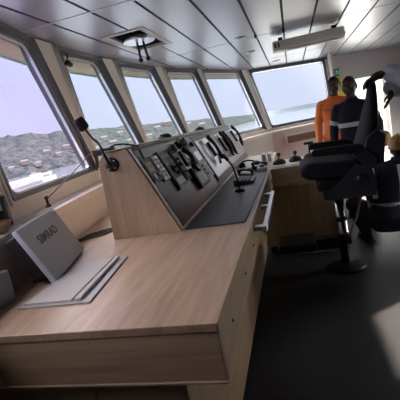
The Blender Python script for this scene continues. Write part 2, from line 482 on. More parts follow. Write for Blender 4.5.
# pillars between the windows (cream steel columns with inner flanges)
PIL = [(0, 1), (1, 2), (2, 3), (3, 4), (4, 5), (5, 6)]
for k, (wa, wb) in enumerate(PIL):
    A_, B_ = WIN[wa], WIN[wb]; ia, ib = A_[0], B_[0]
    na, nb = facet(ia)[2], facet(ib)[2]; nv = (na + nb).normalized()
    def sect(z):
        La = (wallpt(ia, 1, 1.7) - wallpt(ia, 0, 1.7)).length; Lb = (wallpt(ib, 1, 1.7) - wallpt(ib, 0, 1.7)).length
        pa, pb = wallpt(ia, tz(ia, A_[3], A_[4], z) + .03 / La, z), wallpt(ib, tz(ib, B_[1], B_[2], z) - .03 / Lb, z)
        return [pa - na * .06, pa + na * .015, pa.lerp(pb, .18) + nv * .05, pa.lerp(pb, .62) + nv * .060, pb + nb * .015, pb - nb * .06]
    lo = sect(SILLZ[ib] - .02); hi = sect(2.285)
    b = MB(); n = len(lo)
    for q in range(n):
        w = (q + 1) % n; b.face([lo[q], lo[w], hi[w], hi[q]], 1 if q == 1 else 0)
    b.face(lo[::-1]); b.face(hi)
    bmesh.ops.remove_doubles(b.bm, verts=b.bm.verts[:], dist=1e-5)
    # a cable pipe and a flange running up each column
    m0, m1 = lo[3].lerp(lo[4], .5), hi[3].lerp(hi[4], .5)
    b.tube([m0 + nv * .012, m1 + nv * .012], .011, 8)
    b.tube([lo[3] + nv * .004, hi[3] + nv * .004], .009, 6, 2)
    struct(b.build('trim_%d' % (k + 4), [M['cream'], M['frame'], M['white']], loc=lo[2]), 'cream and grey steel pillar between the tilted windows', 'trim')
b = MB()
def strip_(i, t0, t1, d0=-.06, d1=.02):
    lo = [wallpt(i, t0, 1.17), wallpt(i, t1, 1.17)]; hi = [wallpt(i, t0, 2.29), wallpt(i, t1, 2.29)]; nn = facet(i)[2]
    b.prism([lo[0] + nn * d1, lo[1] + nn * d1, hi[1] + nn * d1, hi[0] + nn * d1], nn * (d0 - d1))
strip_(7, .95, 1.0)
wb = MB(); b, b_ = wb, b
strip_(0, 0, 1.0); strip_(1, 0, .37)
struct(wb.build('trim_12', M['cream'], loc=wallpt(0, .5, 1.2)), 'cream solid wall panel aft of the side window', 'trim'); b = b_
struct(b.build('trim_10', M['cream'], loc=wallpt(7, 1, 1.2)), 'cream corner post right of the wide far window', 'trim')

# back wall with the open doorway (starboard)
bx, by = BACK[0]; T = Vector((1.5, .75, 0)).normalized(); NB = Vector((T.y, -T.x, 0))      # NB points to the room
def bwp(s, z, d=0.): return Vector((bx, by, 0)) + T * s + VZ * z + NB * d
DOOR = (.36, 1.26, 1.80)
b = MB()
for s0, s1, z0, z1 in ((0, DOOR[0], 0, 2.32), (DOOR[1], 2.04, 0, 2.32), (DOOR[0], DOOR[1], DOOR[2], 2.32)):
    b.prism([bwp(s0, z0), bwp(s1, z0), bwp(s1, z1), bwp(s0, z1)], -NB * .10)
b.prism([(.80, 7.85, 0), (.80, 7.98, 0), (.80, 8.48, 0), (.83, 8.48, 0), (.83, 7.85, 0)], (0, 0, 2.3))
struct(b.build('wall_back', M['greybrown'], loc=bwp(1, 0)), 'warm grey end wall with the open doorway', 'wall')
root = thing('door_1', bwp(.76, 0), 'bright open doorway behind the tall black chair', 'door'); root['kind'] = 'structure'
b = MB()
for s0, s1, z0, z1 in ((DOOR[0] - .05, DOOR[0], 0, DOOR[2] + .05), (DOOR[1], DOOR[1] + .05, 0, DOOR[2] + .05), (DOOR[0], DOOR[1], DOOR[2], DOOR[2] + .05)):
    b.prism([bwp(s0, z0, .03), bwp(s1, z0, .03), bwp(s1, z1, .03), bwp(s0, z1, .03)], -NB * .15)
b.prism([bwp(DOOR[0], 0, .03), bwp(DOOR[1], 0, .03), bwp(DOOR[1], .03, .03), bwp(DOOR[0], .03, .03)], -NB * .15)
b.build('door_frame', M['off'], root)
b = MB(); hinge = bwp(DOOR[1] - .01, .04, -.12); dirv = (-NB * 1 + T * .45).normalized(); dn = dirv.cross(VZ)
b.prism([hinge, hinge + dirv * .76, hinge + dirv * .76 + VZ * 1.74, hinge + VZ * 1.74], dn * .05, 0, .004)
dl = b.build('door_leaf', M['off'], root)
b = MB(); hp = hinge + dirv * .68 + VZ * .98; b.tube([hp - dn * .04, hp - dn * .06, hp - dn * .06 - dirv * .12], .010, 8)
b.build('door_handle', M['chrome'], dl)

# right and rear walls (outside the picture, they shade the room); a side door and a gap added to brighten the far end let daylight in
def panel_wall(name, label, pts_fn, rects, mat):
    b = MB()
    for u0, u1, z0, z1 in rects: b.prism([pts_fn(u0, z0), pts_fn(u1, z0), pts_fn(u1, z1), pts_fn(u0, z1)], Vector(pts_fn(0, 0, .1)) - Vector(pts_fn(0, 0, 0)))
    return struct(b.build(name, mat, loc=pts_fn(0, 0)), label, 'wall')
rw = lambda u, z, d=0.: (ROOM_X + d, u, z)
panel_wall('wall_right', 'blue grey side wall with an open side door', rw,
           [(-2.6, 3.75, 0, 2.5), (3.75, 4.5, 1.93, 2.5), (4.5, 5.4, 0, 2.5), (5.4, 9.4, 0, .95), (5.4, 5.9, .95, 1.1), (8.5, 9.4, .95, 1.1), (5.4, 9.4, 2.1, 2.5), (5.4, 5.9, 1.1, 2.1), (8.5, 9.4, 1.1, 2.1), (5.9, 8.5, 1.55, 2.1)], M['darkwall'])
aw = lambda u, z, d=0.: (u, -2.6 - d, z)
panel_wall('wall_rear', 'blue grey aft wall', aw, [(-1.1, 2.7, 0, 1.2), (-1.1, 2.7, 2.0, 2.5), (-1.1, 2.7, 1.2, 2.0)], M['darkwall'])

b = MB(); b.box((2.70, 3.0, 2.72), (3.5, 9.0, 2.80)); b.box((2.62, 3.0, 2.45), (2.70, 9.0, 2.80))  # unseen canopy added to cut the high sky light through the side door
struct(b.build('trim_11', M['off']), 'off white unseen canopy added above the side door to block high sky', 'trim')
# bridge wing outside the door
b = MB(); b.prism([(.9, 8.75, -.12), (6, 11.3, -.12), (6, 15, -.12), (-.6, 15, -.12), (-.6, 9.3, -.12)], (0, 0, .1))
struct(b.build('exterior_deck', M['deck']), 'sunlit open deck beyond the doorway', 'deck')
root = thing('deck_railing', (2.1, 12.2, -.02), 'thin white deck railing seen through the bright doorway', 'railing')
b = MB()
for z in (.45, .75, 1.05): b.tube([(.4, 12.2, z), (4.4, 12.2, z)], .02, 8)
b.build('rail_bars', M['white'], root)
for x in (.5, 1.5, 2.5, 3.5, 4.3):
    b = MB(); b.tube([(x, 12.2, -.02), (x, 12.2, 1.05)], .022, 8); b.build('post', M['white'], root)
# ------------------------------------------------------------------ the wooden desk
ZD = .90
def low_x(y):
    for (xa, ya), (xb, yb) in zip(LOW, LOW[1:]):
        if ya <= y <= yb: return xa + (xb - xa) * (y - ya) / (yb - ya)
XE = -.286
desk = thing('wooden_desk', (-.8, 3.2, 0), 'long oak laminate desk running under the front windows', 'desk')
ys = [1.02, 1.56, 2.8, 3.95, 5.06, 5.80]
left = [(low_x(y) + .035, y) for y in ys]
b = MB(); b.prism([(x, y, ZD - .028) for x, y in ([(XE, 1.02), (XE, 5.80)] + left[::-1])], (0, 0, .028), 0, .003)
b.build('worktop', M['wood_y'], desk)
b = MB(); b.box((left[0][0], 1.024, .712), (XE - .002, 1.046, ZD - .0285), .002)
b.box((left[0][0], 1.018, .704), (XE + .002, 1.05, .7125), .002)
b.build('front_apron', M['wood_x'], desk)
b = MB(); b.box((XE - .024, 1.047, .712), (XE - .002, 4.05, ZD - .0285), .002); ap = b.build('side_apron', M['wood_y'], desk)
for y in (1.22, 1.62, 2.0):
    b = MB(); b.lathe((XE - .003, y, .80), [(.006, 0), (.007, .004), (.004, .007), (0, .007)], (1, 0, 0), 10); b.build('lock', M['chrome'], ap)
b = MB(); b.box((-1.14, 1.077, .06), (-.46, 5.0, .70)); 
b.build('cabinet_body', M['wood_y'], desk)
for x0, x1 in ((-1.12, -.755), (-.749, -.432)):
    b = MB(); b.box((x0, 1.056, .07), (x1, 1.075, .703), .002); b.build('cabinet_door', M['wood_x'], desk)
for y0, y1 in ((1.077, 2.35), (2.356, 3.55), (3.556, 4.08)):
    b = MB(); b.box((-.458, y0, .07), (-.436, y1, .703), .002); b.build('side_panel', M['wood_y'], desk)
b = MB(); b.box((-1.12, 1.13, .0), (-.50, 5.0, .06)); b.box((-.50, 1.13, 0), (-.462, 4.1, .06)); b.build('kick_plinth', M['black'], desk)

# grab rail along the desk edge
root = thing('grab_rail', (-.22, 2.6, .83), 'brushed metal grab rail fixed along the desk edge', 'rail')
b = MB(); b.box((-.240, 2.12, .828), (-.212, 3.12, .862), .006); b.build('bar', M['silver'], root)
for y in (2.16, 2.66, 3.06):
    b = MB(); b.box((-.2872, y - .025, .832), (-.239, y + .025, .858), .004); b.build('bracket', M['silver'], root)

# ------------------------------------------------------------------ the sloped instrument console
def SP(y, s, d=0.):
    n = Vector((.913, 0, .409))
    return Vector((-.676 - .224 * s, y, ZD + .5 * s)) + n * d
con = thing('instrument_console', (-.9, 4, ZD), 'sloped instrument console with oak end panel standing on the desk', 'console')
Y0, Y1 = 2.08, 5.78
def sec(y):
    bk = min(-1.10, -1.10) if y < 4.8 else low_x(y) + .05
    bk = max(bk, -1.10) if y < 4.8 else max(-1.10, bk)
    return [(bk, y, ZD + .001), (bk + .008, y, 1.352), (min(bk + .06, -.915), y, 1.400), (-.912, y, 1.400), (-.690, y, ZD + .001)]
b = MB(); S = [sec(y) for y in (Y0 + .02, 4.8, 5.3, Y1)]
for a, c in zip(S, S[1:]):
    for q in range(5):
        w = (q + 1) % 5; b.face([a[q], a[w], c[w], c[q]])
b.face(S[0][::-1]); b.face(S[-1]); bmesh.ops.remove_doubles(b.bm, verts=b.bm.verts[:], dist=1e-5)
b.build('housing', M['wood_y'], con)
b = MB(); b.prism([(-1.102, Y0, ZD + .001), (-1.090, Y0, 1.352), (-1.048, Y0, 1.408), (-.952, Y0, 1.414), (-.905, Y0, 1.402), (-.684, Y0, ZD + .001)], (0, .02, 0), 0, .0015)
b.build('end_panel', M['wood_z'], con)
b = MB(); b.prism([(-1.04, Y0, 1.401), (-1.04, Y0, 1.413), (-.925, Y0, 1.415), (-.915, Y0, 1.401)], (0, 3.0, 0), 0, .002)
b.prism([(-1.04, Y0 + 3, 1.401), (-1.04, Y0 + 3, 1.413), (-.925, Y0 + 3, 1.415), (-.915, Y0 + 3, 1.401)], (0, .4, 0), 0)
b.build('top_rim', M['wood_y'], con)
def slab(b, y0, y1, s0, s1, d0, d1, mi=0, bev=0.):
    b.prism([SP(y0, s0, d0), SP(y1, s0, d0), SP(y1, s1, d0), SP(y0, s1, d0)], Vector((.913, 0, .409)) * (d1 - d0), mi, bev)
    return b
slab(MB(), Y0 + .03, 3.40, .035, .985, -.010, .001).build('charcoal_face', M['charcoal'], con)
slab(MB(), 3.41, Y1, .035, .985, -.010, .001).build('grey_face', M['chargrey'], con)
b = MB(); slab(b, Y0 + .018, Y0 + .032, .012, 1.0, -.01, .006); slab(b, Y0 + .032, Y1, .012, .034, -.01, .007); b.build('edge_strip', M['silver'], con)
b = MB(); slab(b, Y0 + .032, Y1, .972, .998, -.01, .006); slab(b, Y0 + .036, Y0 + .05, .04, .97, 0, .008); b.build('black_edging', M['black'], con)
# white carrier plate for the handsets with its black seam
b = MB(); slab(b, 3.47, Y1 - .05, .16, .86, .001, .012, 0, .003); wp = b.build('handset_plate', M['plate'], con)
b = MB(); slab(b, 3.425, 3.458, .12, .93, .001, .014); b.build('seam_bar', M['black'], con)
b = MB(); slab(b, 4.34, 4.352, .16, .86, .012, .0135); b.build('plate_seam', M['black'], wp); b = MB(); slab(b, 5.10, 5.112, .16, .86, .012, .0135); b.build('plate_seam', M['black'], wp)

def module(name, label, y0, y1, s0, s1, mat, h=.012):
    c = SP((y0 + y1) / 2, s0, 0)
    r = thing(name, c, label, 'control panel', 'instruments set into the sloped console')
    slab(MB(), y0, y1, s0, s1, .001, h, 0, .002).build('face_plate', mat, r)
    return r
# gauge module
r = module('gauge_panel', 'black panel with yellowed label nearest the oak end panel', 2.125, 2.265, .57, .85, M['black'])
slab(MB(), 2.15, 2.235, .69, .80, .012, .014).build('label_plate', M['gold'], r)
slab(MB(), 2.16, 2.20, .60, .66, .012, .016).build('display_window', M['palegrey'], r)
b = MB(); b.lathe(SP(2.235, .635, .012), [(.012, 0), (.011, .014), (0, .014)], (.913, 0, .409), 14); b.build('knob', M['silver'], r)
# key rows
r = module('key_panel', 'narrow panel of six rows of pale keys on the charcoal slope', 2.285, 2.405, .53, .86, M['chargrey'], .008)
for i in range(6):
    for j in range(2):
        y = 2.293 + j * .054; s = .540 + i * .053
        slab(MB(), y, y + .048, s, s + .040, .008, .014, 0, .0015).build('key', M['palegrey'] if (i + j) % 3 else M['silver'], r)
# joystick module
r = module('joystick_panel', 'dark grey panel with small black joystick and pale buttons', 2.435, 2.635, .38, .86, M['chargrey'])
slab(MB(), 2.425, 2.437, .36, .88, .001, .016).build('side_rail', M['black'], r)
b = MB(); b.lathe(SP(2.53, .62, .012), [(.028, 0), (.026, .008), (.008, .014), (.007, .05), (.013, .056), (.013, .068), (0, .072)], (.913, 0, .409), 16); b.build('joystick', M['black'], r)
for y, s in ((2.47, .80), (2.52, .80), (2.57, .80), (2.60, .72), (2.47, .70)):
    slab(MB(), y - .015, y + .015, s - .02, s + .02, .012, .017, 0, .001).build('button', M['palegrey'], r)
slab(MB(), 2.46, 2.61, .41, .50, .012, .015).build('readout', M['white'], r)
b = MB(); b.lathe(SP(2.56, .55, .012), [(.014, 0), (.012, .018), (0, .018)], (.913, 0, .409), 14); b.build('knob', M['black'], r)
# dark column with switch keys
r = module('switch_panel', 'slim black switch panel beside the hanging black handset', 2.665, 2.79, .40, .84, M['black'])
for i in range(4): slab(MB(), 2.69, 2.765, .44 + i * .095, .50 + i * .095, .012, .018, 0, .001).build('switch', M['palegrey'] if i != 2 else M['white'], r)
# framed screen
r = module('small_monitor', 'black framed small screen at the foot of the slope', 2.83, 3.13, .20, .52, M['black'], .028)
slab(MB(), 2.87, 3.09, .245, .475, .028, .030).build('screen_glass', M['palegrey'], r)
slab(MB(), 3.0, 3.075, .27, .40, .030, .0305).build('lit_area', M['white'], r)
# tall pale module
r = module('radio_panel', 'tall pale grey radio panel left of the white plate', 3.15, 3.385, .24, .92, M['palegrey'], .016)
slab(MB(), 3.19, 3.345, .55, .70, .016, .018).build('screen_glass', M['screen'], r)
for i in range(3):
    for j in range(3): slab(MB(), 3.19 + j * .055, 3.225 + j * .055, .30 + i * .07, .345 + i * .07, .016, .021, 0, .001).build('button', M['white'] if j else M['black'], r)
b = MB(); b.lathe(SP(3.27, .82, .016), [(.022, 0), (.019, .02), (0, .02)], (.913, 0, .409), 16); b.build('knob', M['black'], r)
# upper small module above the screen
r = module('alarm_panel', 'grey panel with white readout above the small screen', 2.90, 3.11, .56, .80, M['chargrey'], .014)
slab(MB(), 2.93, 3.03, .66, .76, .014, .016).build('readout', M['white'], r)
for j in range(4): slab(MB(), 2.93 + j * .04, 2.955 + j * .04, .59, .63, .014, .019, 0, .001).build('button', M['black'] if j % 2 else M['palegrey'], r)

# handsets: bowed body with ear and mouth pieces, lying in a cradle, with a coiled cord
def handset(name, label, y, s0, s1, ang=0., scale=1., group='black handsets on the sloped console', d0=.012, cordside=1):
    c = SP(y, (s0 + s1) / 2, d0)
    n = Vector((.913, 0, .409)); up = Vector((-.224, 0, .5)).normalized(); yv = Vector((0, 1, 0))
    ax = (up * math.cos(ang) + yv * math.sin(ang)).normalized(); sd = ax.cross(n)
    L = (s1 - s0) * .548 / 2
    r = thing(name, c, label, 'handset', group)
    b = MB(); rot = rotbasis(sd, ax, n)
    b.obox(c + n * .012, (.065 * scale, L * 1.3, .024), rot, .004); b.build('cradle', M['black'], r)
    b = MB(); pts = []
    for k in range(9):
        t = -1 + 2 * k / 8; pts.append(c + ax * (t * L) + n * (.062 - .022 * t * t) * scale + sd * .018 * (1 - t * t) * cordside)
    b.tube(pts, [.020, .021, .017, .016, .016, .016, .017, .021, .020], 10)
    for t in (-1, 1):
        p = c + ax * (t * L * .93) + n * .040 * scale
        b.lathe(p + n * .014, [(.001, .012), (.026, .008), (.030, -.004), (.027, -.018), (0, -.020)], n, 14)
    b.build('receiver', M['black'], r)
    b = MB(); pts = []
    p0 = c - ax * L * .95 + n * .03
    for k in range(60):
        t = k / 59; q = p0 + yv * cordside * (.02 + .10 * math.sin(t * math.pi)) - up * (.07 * math.sin(t * math.pi) - .05 * t)
        pts.append(q + n * (.010 * math.cos(k * 1.3)) + sd * .008 * math.sin(k * 1.3))
    b.tube(pts, .004, 6); b.build('coiled_cord', M['black'], r)
    return r
handset('telephone_handset', 'black handset lying crosswise at the top of the charcoal slope', 2.93, .78, .98, R(84), 1.)
handset('telephone_handset', 'black handset hanging upright beside the slim switch panel', 2.83, .50, .78, R(8), 1., d0=.016)
handset('telephone_handset', 'left handset on the white plate, bowed to the left', 3.86, .40, .84, R(-4), 1., cordside=-1)
handset('telephone_handset', 'middle handset on the white plate with trailing cord', 4.50, .36, .84, R(6), 1.1)
handset('telephone_handset', 'handset in the middle pair on the white plate, farther one', 4.72, .34, .82, R(0), 1.)
handset('telephone_handset', 'farthest handset at the upper end of the white plate', 5.55, .42, .90, R(4), 1.2)

# gooseneck microphone on the end panel
gm = thing('gooseneck_microphone', (-1.006, Y0, 1.33), 'black gooseneck microphone fixed to the oak end panel', 'microphone')
b = MB(); b.lathe((-1.006, Y0 - .0005, 1.335), [(.040, 0), (.041, .010), (.036, .018), (.018, .022), (0, .024)], (0, -1, 0), 24); bs = b.build('base', M['black'], gm)
for k in range(4):
    a = R(45 + 90 * k); b = MB(); b.lathe((-1.006 + .029 * math.cos(a), Y0 - .018, 1.335 + .029 * math.sin(a)), [(.005, 0), (.004, .003), (0, .003)], (0, -1, 0), 8); b.build('screw', M['silver'], bs)
b = MB(); b.tube([(-1.006, Y0 - .02, 1.335), (-1.008, Y0 - .045, 1.355), (-1.016, Y0 - .052, 1.40), (-1.030, Y0 - .05, 1.45), (-1.042, Y0 - .05, 1.475), (-1.060, Y0 - .05, 1.490), (-1.080, Y0 - .05, 1.525), (-1.094, Y0 - .05, 1.552)], [.009, .009, .007, .0065, .0065, .0065, .006, .006], 10)
b.build('gooseneck', M['black'], gm)
ax = Vector((-.25, 0, 1)).normalized()
b = MB(); b.lathe((-1.092, Y0 - .05, 1.548), [(.012, 0), (.027, .006), (.031, .02), (.031, .058), (.027, .072), (0, .074)], Vector((-.35, -.25, .9)), 18)
b.build('microphone_head', M['blacksoft'], gm)

# clamp and cable on the top corner
r = thing('cable_clamp', (-1.04, 2.12, 1.414), 'small black cable clamp on the oak console corner', 'clamp')
b = MB(); b.box((-1.075, 2.085, 1.415), (-1.0, 2.15, 1.432), .004); b.box((-1.112, 2.09, 1.33), (-1.1025, 2.12, 1.40), .002); b.box((-1.118, 2.09, 1.395), (-1.07, 2.12, 1.43), .003); b.build('clamp_body', M['black'], r)
b = MB(); b.tube([(-1.02, 2.12, 1.432), (-.99, 2.14, 1.440), (-.95, 2.16, 1.435), (-.925, 2.20, 1.422), (-.905, 2.26, 1.408), (-.88, 2.22, 1.36), (-.84, 2.20, 1.27), (-.80, 2.24, 1.19)], .005, 8); b.build('cable', M['black'], r)

# things on the far top of the console
for k, (y, lab) in enumerate(((3.05, 'rounded black sensor on the console rim, nearer one'), (4.3, 'rounded black sensor on the console rim, farther one'))):
    b = MB(); b.lathe((-.985, y, 1.4155), [(.055, 0), (.055, .012), (.045, .026), (.02, .034), (0, .035)], VZ, 20)
    tag(b.build('dome_sensor', M['black']), lab, 'sensor', 'black domes on the console rim')

# desk mat and the small things on it
b = MB(); b.prism([(-.664, 2.10, ZD + .0005), (-.325, 2.10, ZD + .0005), (-.305, 3.95, ZD + .0005), (-.664, 3.95, ZD + .0005)], (0, 0, .006), 0, .002)
tag(b.build('desk_mat', M['mat_']), 'black rubber mat along the desk below the slope', 'mat')
ZM = ZD + .0068
r = thing('desk_microphone', (-.47, 3.05, ZM), 'thin black stalk microphone standing on the desk mat', 'microphone')
b = MB(); b.lathe((-.47, 3.05, ZM), [(.040, 0), (.040, .012), (.03, .02), (.010, .024), (0, .024)], VZ, 18); b.build('base', M['black'], r)
b = MB(); b.tube([(-.47, 3.05, ZM + .02), (-.475, 3.05, ZM + .12), (-.495, 3.06, ZM + .20), (-.53, 3.07, ZM + .26)], .007, 8); b.build('stalk', M['black'], r)
b = MB(); b.tube([(-.525, 3.07, ZM + .25), (-.56, 3.08, ZM + .30)], [.013, .011], 10); b.build('microphone_head', M['blacksoft'], r)
r = thing('keypad_unit', (-.47, 3.5, ZM), 'dark grey keypad lying flat on the desk mat', 'keypad')
b = MB(); b.prism([(-.56, 3.36, ZM), (-.39, 3.36, ZM), (-.39, 3.36, ZM + .02), (-.56, 3.36, ZM + .045)], (0, .26, 0), 0, .003); b.build('body', M['chargrey'], r)
for i in range(4):
    for j in range(4):
        x = -.53 + .03 * i; y = 3.40 + .05 * j; z = ZM + .0455 - (x + .56) / .17 * .025
        b = MB(); b.box((x, y, z - .004), (x + .022, y + .036, z + .004), .001); b.build('key', M['black'], r)
for k, (x, y, lab) in enumerate(((-.50, 3.84, 'black desk telephone on the mat end, near one'), (-.40, 4.28, 'black desk telephone beside the first lever'))):
    n0 = len(bpy.data.objects); q0_ = .78 if k == 0 else .85
    r = thing('desk_telephone', (x, y, ZM if k == 0 else ZD + .0005), lab, 'telephone', 'black desk telephones')
    z = ZM if k == 0 else ZD + .0005
    b = MB(); b.prism([(x - .09, y - .09, z), (x + .09, y - .09, z), (x + .09, y - .09, z + .025), (x - .09, y - .09, z + .065)], (0, .18, 0), 0, .004); b.build('body', M['black'], r)
    b = MB(); pts = [(x - .10 + .2 * q / 8, y - .05, z + .10 + .020 * math.sin(q / 8 * math.pi) - .035 * q / 8) for q in range(9)]
    b.tube(pts, [.018, .022, .016, .014, .014, .014, .016, .022, .018], 10); b.box((x - .095, y - .075, z + .055), (x - .06, y - .03, z + .09), .006); b.box((x + .06, y - .075, z + .02), (x + .095, y - .03, z + .065), .006); b.build('receiver', M['black'], r)
    for i in range(3):
        for j in range(3):
            xx = x - .04 + .035 * i; yy = y + .0 + .025 * j; zz = z + .065 - (xx + .012 - x + .09) / .18 * .04
            b = MB(); b.box((xx, yy, zz - .002), (xx + .024, yy + .016, zz + .005), .001); b.build('button', M['palegrey'], r)
    r.scale = (q0_, q0_, q0_ * .8)
r = thing('trackball_unit', (-.39, 3.92, ZM), 'white and black trackball unit between the desk telephones', 'trackball')
b = MB(); b.box((-.415, 4.02, ZD + .0005), (-.31, 4.14, ZD + .04), .006); b.build('body', M['white'], r)
b = MB(); b.sphere((-.36, 4.08, ZD + .042), .026); b.build('ball', M['black'], r)

hs_ = thing('headset', (-.55, 4.60, ZD), 'black headset with cable lying on the desk below the white plate', 'headset')
b = MB(); b.tube([(-.55 + .085 * math.cos(R(20 + 14 * q)), 4.60 + .085 * math.sin(R(20 + 14 * q)), ZD + .03 + .035 * math.sin(R(14 * q * .95))) for q in range(12)], .010, 8); b.build('headband', M['black'], hs_)
for q in (20, 174):
    b = MB(); b.lathe((-.55 + .085 * math.cos(R(q)), 4.60 + .085 * math.sin(R(q)), ZD + .001), [(.034, 0), (.038, .012), (.036, .04), (.02, .05), (0, .05)], VZ, 16); b.build('ear_cup', M['blacksoft'], hs_)
b = MB(); b.tube([(-.47, 4.56, ZD + .01), (-.47, 4.45, ZD + .008), (-.52, 4.36, ZD + .008), (-.58, 4.30, ZD + .008), (-.62, 4.40, ZD + .008), (-.62, 4.6, ZD + .008)], .006, 8); b.build('cable', M['black'], hs_)

# ------------------------------------------------------------------ lever console across the end
lc = thing('lever_console', (.05, 4.4, 0), 'oak lever console standing across the end of the desk', 'console')
LX1 = .40
b = MB(); b.box((XE + .002, 4.06, ZD - .03), (LX1, 4.74, ZD), .003); b.build('worktop', M['wood_x'], lc)
b = MB(); b.box((XE + .002, 4.066, .70), (LX1 - .004, 4.09, ZD - .0305), .002); b.build('apron', M['wood_x'], lc)
b = MB(); b.box((-.43, 4.14, .06), (LX1 - .03, 4.72, .6995), .002); b.box((XE + .02, 4.10, .70), (LX1 - .02, 4.72, .868)); b.build('body', M['wood_z'], lc)
b = MB(); b.box((-.41, 4.16, 0), (LX1 - .05, 4.70, .06)); b.build('kick_plinth', M['black'], lc)
b = MB(); b.box((-.26, 4.17, ZD + .0002), (LX1 - .03, 4.70, ZD + .006), .002); b.build('instrument_plate', M['white'], lc)
ZL = ZD + .0065
def lever(x, y, label, h, tee):
    r = thing('control_lever', (x, y, ZL), label, 'lever', 'black control levers on the white plate')
    b = MB(); b.lathe((x, y, ZL), [(.070, 0), (.070, .018), (.062, .032), (.05, .045), (.03, .055), (0, .058)], VZ, 20); b.build('base', M['black'], r)
    b = MB(); b.tube([(x, y, ZL + .05), (x + .006, y, ZL + h)], .009, 8); b.build('stem', M['black'], r)
    b = MB()
    if tee: b.box((x - .045, y - .014, ZL + h - .004), (x + .05, y + .014, ZL + h + .022), .006)
    else: b.sphere((x + .006, y, ZL + h), .022)
    b.build('grip', M['black'], r)
lever(-.20, 4.36, 'short ball topped lever nearest the desk', .10, False)
lever(-.03, 4.40, 'second ball topped lever from the desk', .09, False)
lever(.125, 4.42, 'tall tee handled lever beside the chair seat', .155, True)
lever(.285, 4.40, 'low ball topped lever partly behind the chair arm', .08, False)
# two white cases standing on the desk end beyond
for x, y, lab in ((-.345, 5.05, 'white upright case on the desk end, left one'), (-.21, 5.2, 'white upright case on the lever console side, right one')):
    pass
for x, lab in ((-.40, 'left of two white upright cases at the far desk end'), (-.33, 'right of two white upright cases at the far desk end')):
    r = thing('upright_case', (x, 5.0, ZD), lab, 'case', 'white cases at the desk end')
    b = MB(); b.box((x - .02, 4.88, ZD + .0005), (x + .02, 5.12, ZD + .085), .005); b.build('body', M['white'], r)
    b = MB(); b.box((x - .0215, 4.90, ZD + .06), (x + .0215, 5.10, ZD + .068)); b.build('lid_line', M['palegrey'], r)

# ------------------------------------------------------------------ left end of the desk: covered display, folder, cabinet, cables
BL, BR = Vector((-1.080, 1.447, ZD + .013)), Vector((-1.210, 1.927, ZD + .013))
e1 = (BR - BL).normalized(); back = Vector((-e1.y, e1.x, 0)).normalized()
if back.x > 0: back = -back
e2 = (VZ * math.cos(R(24)) + back * math.sin(R(24))).normalized(); nf = e1.cross(e2)
if nf.x < 0: nf = -nf
Wd, Hd = (BR - BL).length, .28
dp = thing('marine_display', (BL + BR) / 2 + back * .05 - VZ * .012, 'tilted display under a grey protective cover on the desk', 'display')
b = MB(); b.prism([BL, BR, BR + e2 * Hd, BL + e2 * Hd], -nf * .026, 0, .005); cv = b.build('cover', M['cover'], dp)
b = MB(); i0 = BL + e1 * .012 + e2 * .045 - nf * .027
b.prism([i0, i0 + e1 * (Wd - .024), i0 + e1 * (Wd - .024) + e2 * (Hd - .06), i0 + e2 * (Hd - .06)], -nf * .055, 0, .008); b.build('housing', M['black'], dp)
b = MB(); q0 = BL + e1 * .10 - nf * .10 + e2 * .10
foot = (BL + BR) / 2 + back * .10; foot.z = ZD + .001
b.prism([foot - e1 * .17 - back * .10, foot + e1 * .17 - back * .10, foot + e1 * .17 + back * .04, foot - e1 * .17 + back * .04], (0, 0, .012), 0, .002)
for sgn in (-1, 1):
    p = foot + e1 * .14 * sgn
    b.prism([p - back * .09 + VZ * .012, p + back * .035 + VZ * .012, p + back * .03 + VZ * .15, p - back * .03 + VZ * .15], e1 * .012 * sgn)
b.build('bracket', M['black'], dp)
b = MB(); pp = foot - e1 * .153 - back * .02 + VZ * .09; b.obox(pp, (.002, .05, .014), rotbasis(e1, back, VZ)); b.build('sticker', M['white'], dp)
for t, u in ((.93, .93),):
    b = MB(); b.lathe(BL + e1 * Wd * t + e2 * Hd * u, [(.010, 0), (.009, .004), (0, .004)], nf, 12); b.build('cover_stud', M['chrome'], cv)
cu = bpy.data.curves.new('maker_name', 'FONT'); cu.body = 'SIMRAD'; cu.size = .062; cu.align_x = 'CENTER'; cu.align_y = 'CENTER'; cu.extrude = .0012; cu.offset = .0003; cu.space_character = 1.18
to = bpy.data.objects.new('maker_name', cu); COL.objects.link(to)
bpy.context.view_layer.update()
dg = bpy.context.evaluated_depsgraph_get(); tm = bpy.data.meshes.new_from_object(to.evaluated_get(dg)); bpy.data.objects.remove(to)
tm.materials.clear(); tm.materials.append(M['black'])
to = bpy.data.objects.new('maker_lettering', tm); COL.objects.link(to); to.parent = cv
# text reads along e1 (left to right seen from the room)
TM = rotbasis(e1, e2, nf).to_4x4()
TM.translation = BL + e1 * Wd * .47 + e2 * Hd * .66 + nf * .0008 - world_loc(cv)
to.matrix_local = TM
# folder lying open in front
fo = thing('open_folder', (-.98, 1.46, ZD), 'open grey folder with papers lying flat on the desk', 'folder')
zf = ZD + .0006
b = MB(); b.prism([(-1.105, 1.215, zf), (-.802, 1.222, zf), (-.862, 1.722, zf), (-1.10, 1.66, zf)], (0, 0, .006), 0, .001); b.build('cover_board', M['board'], fo)
b = MB(); b.prism([(-1.09, 1.232, zf + .0062), (-.885, 1.236, zf + .0062), (-.925, 1.70, zf + .0062), (-1.085, 1.64, zf + .0062)], (0, 0, .009), 0, .001); b.build('paper_stack', M['paper'], fo)
b = MB(); b.prism([(-.872, 1.24, zf + .0062), (-.846, 1.24, zf + .0062), (-.895, 1.70, zf + .0062), (-.915, 1.70, zf + .0062)], (0, 0, .012), 0, .002); b.build('binding_strip', M['paper'], fo)
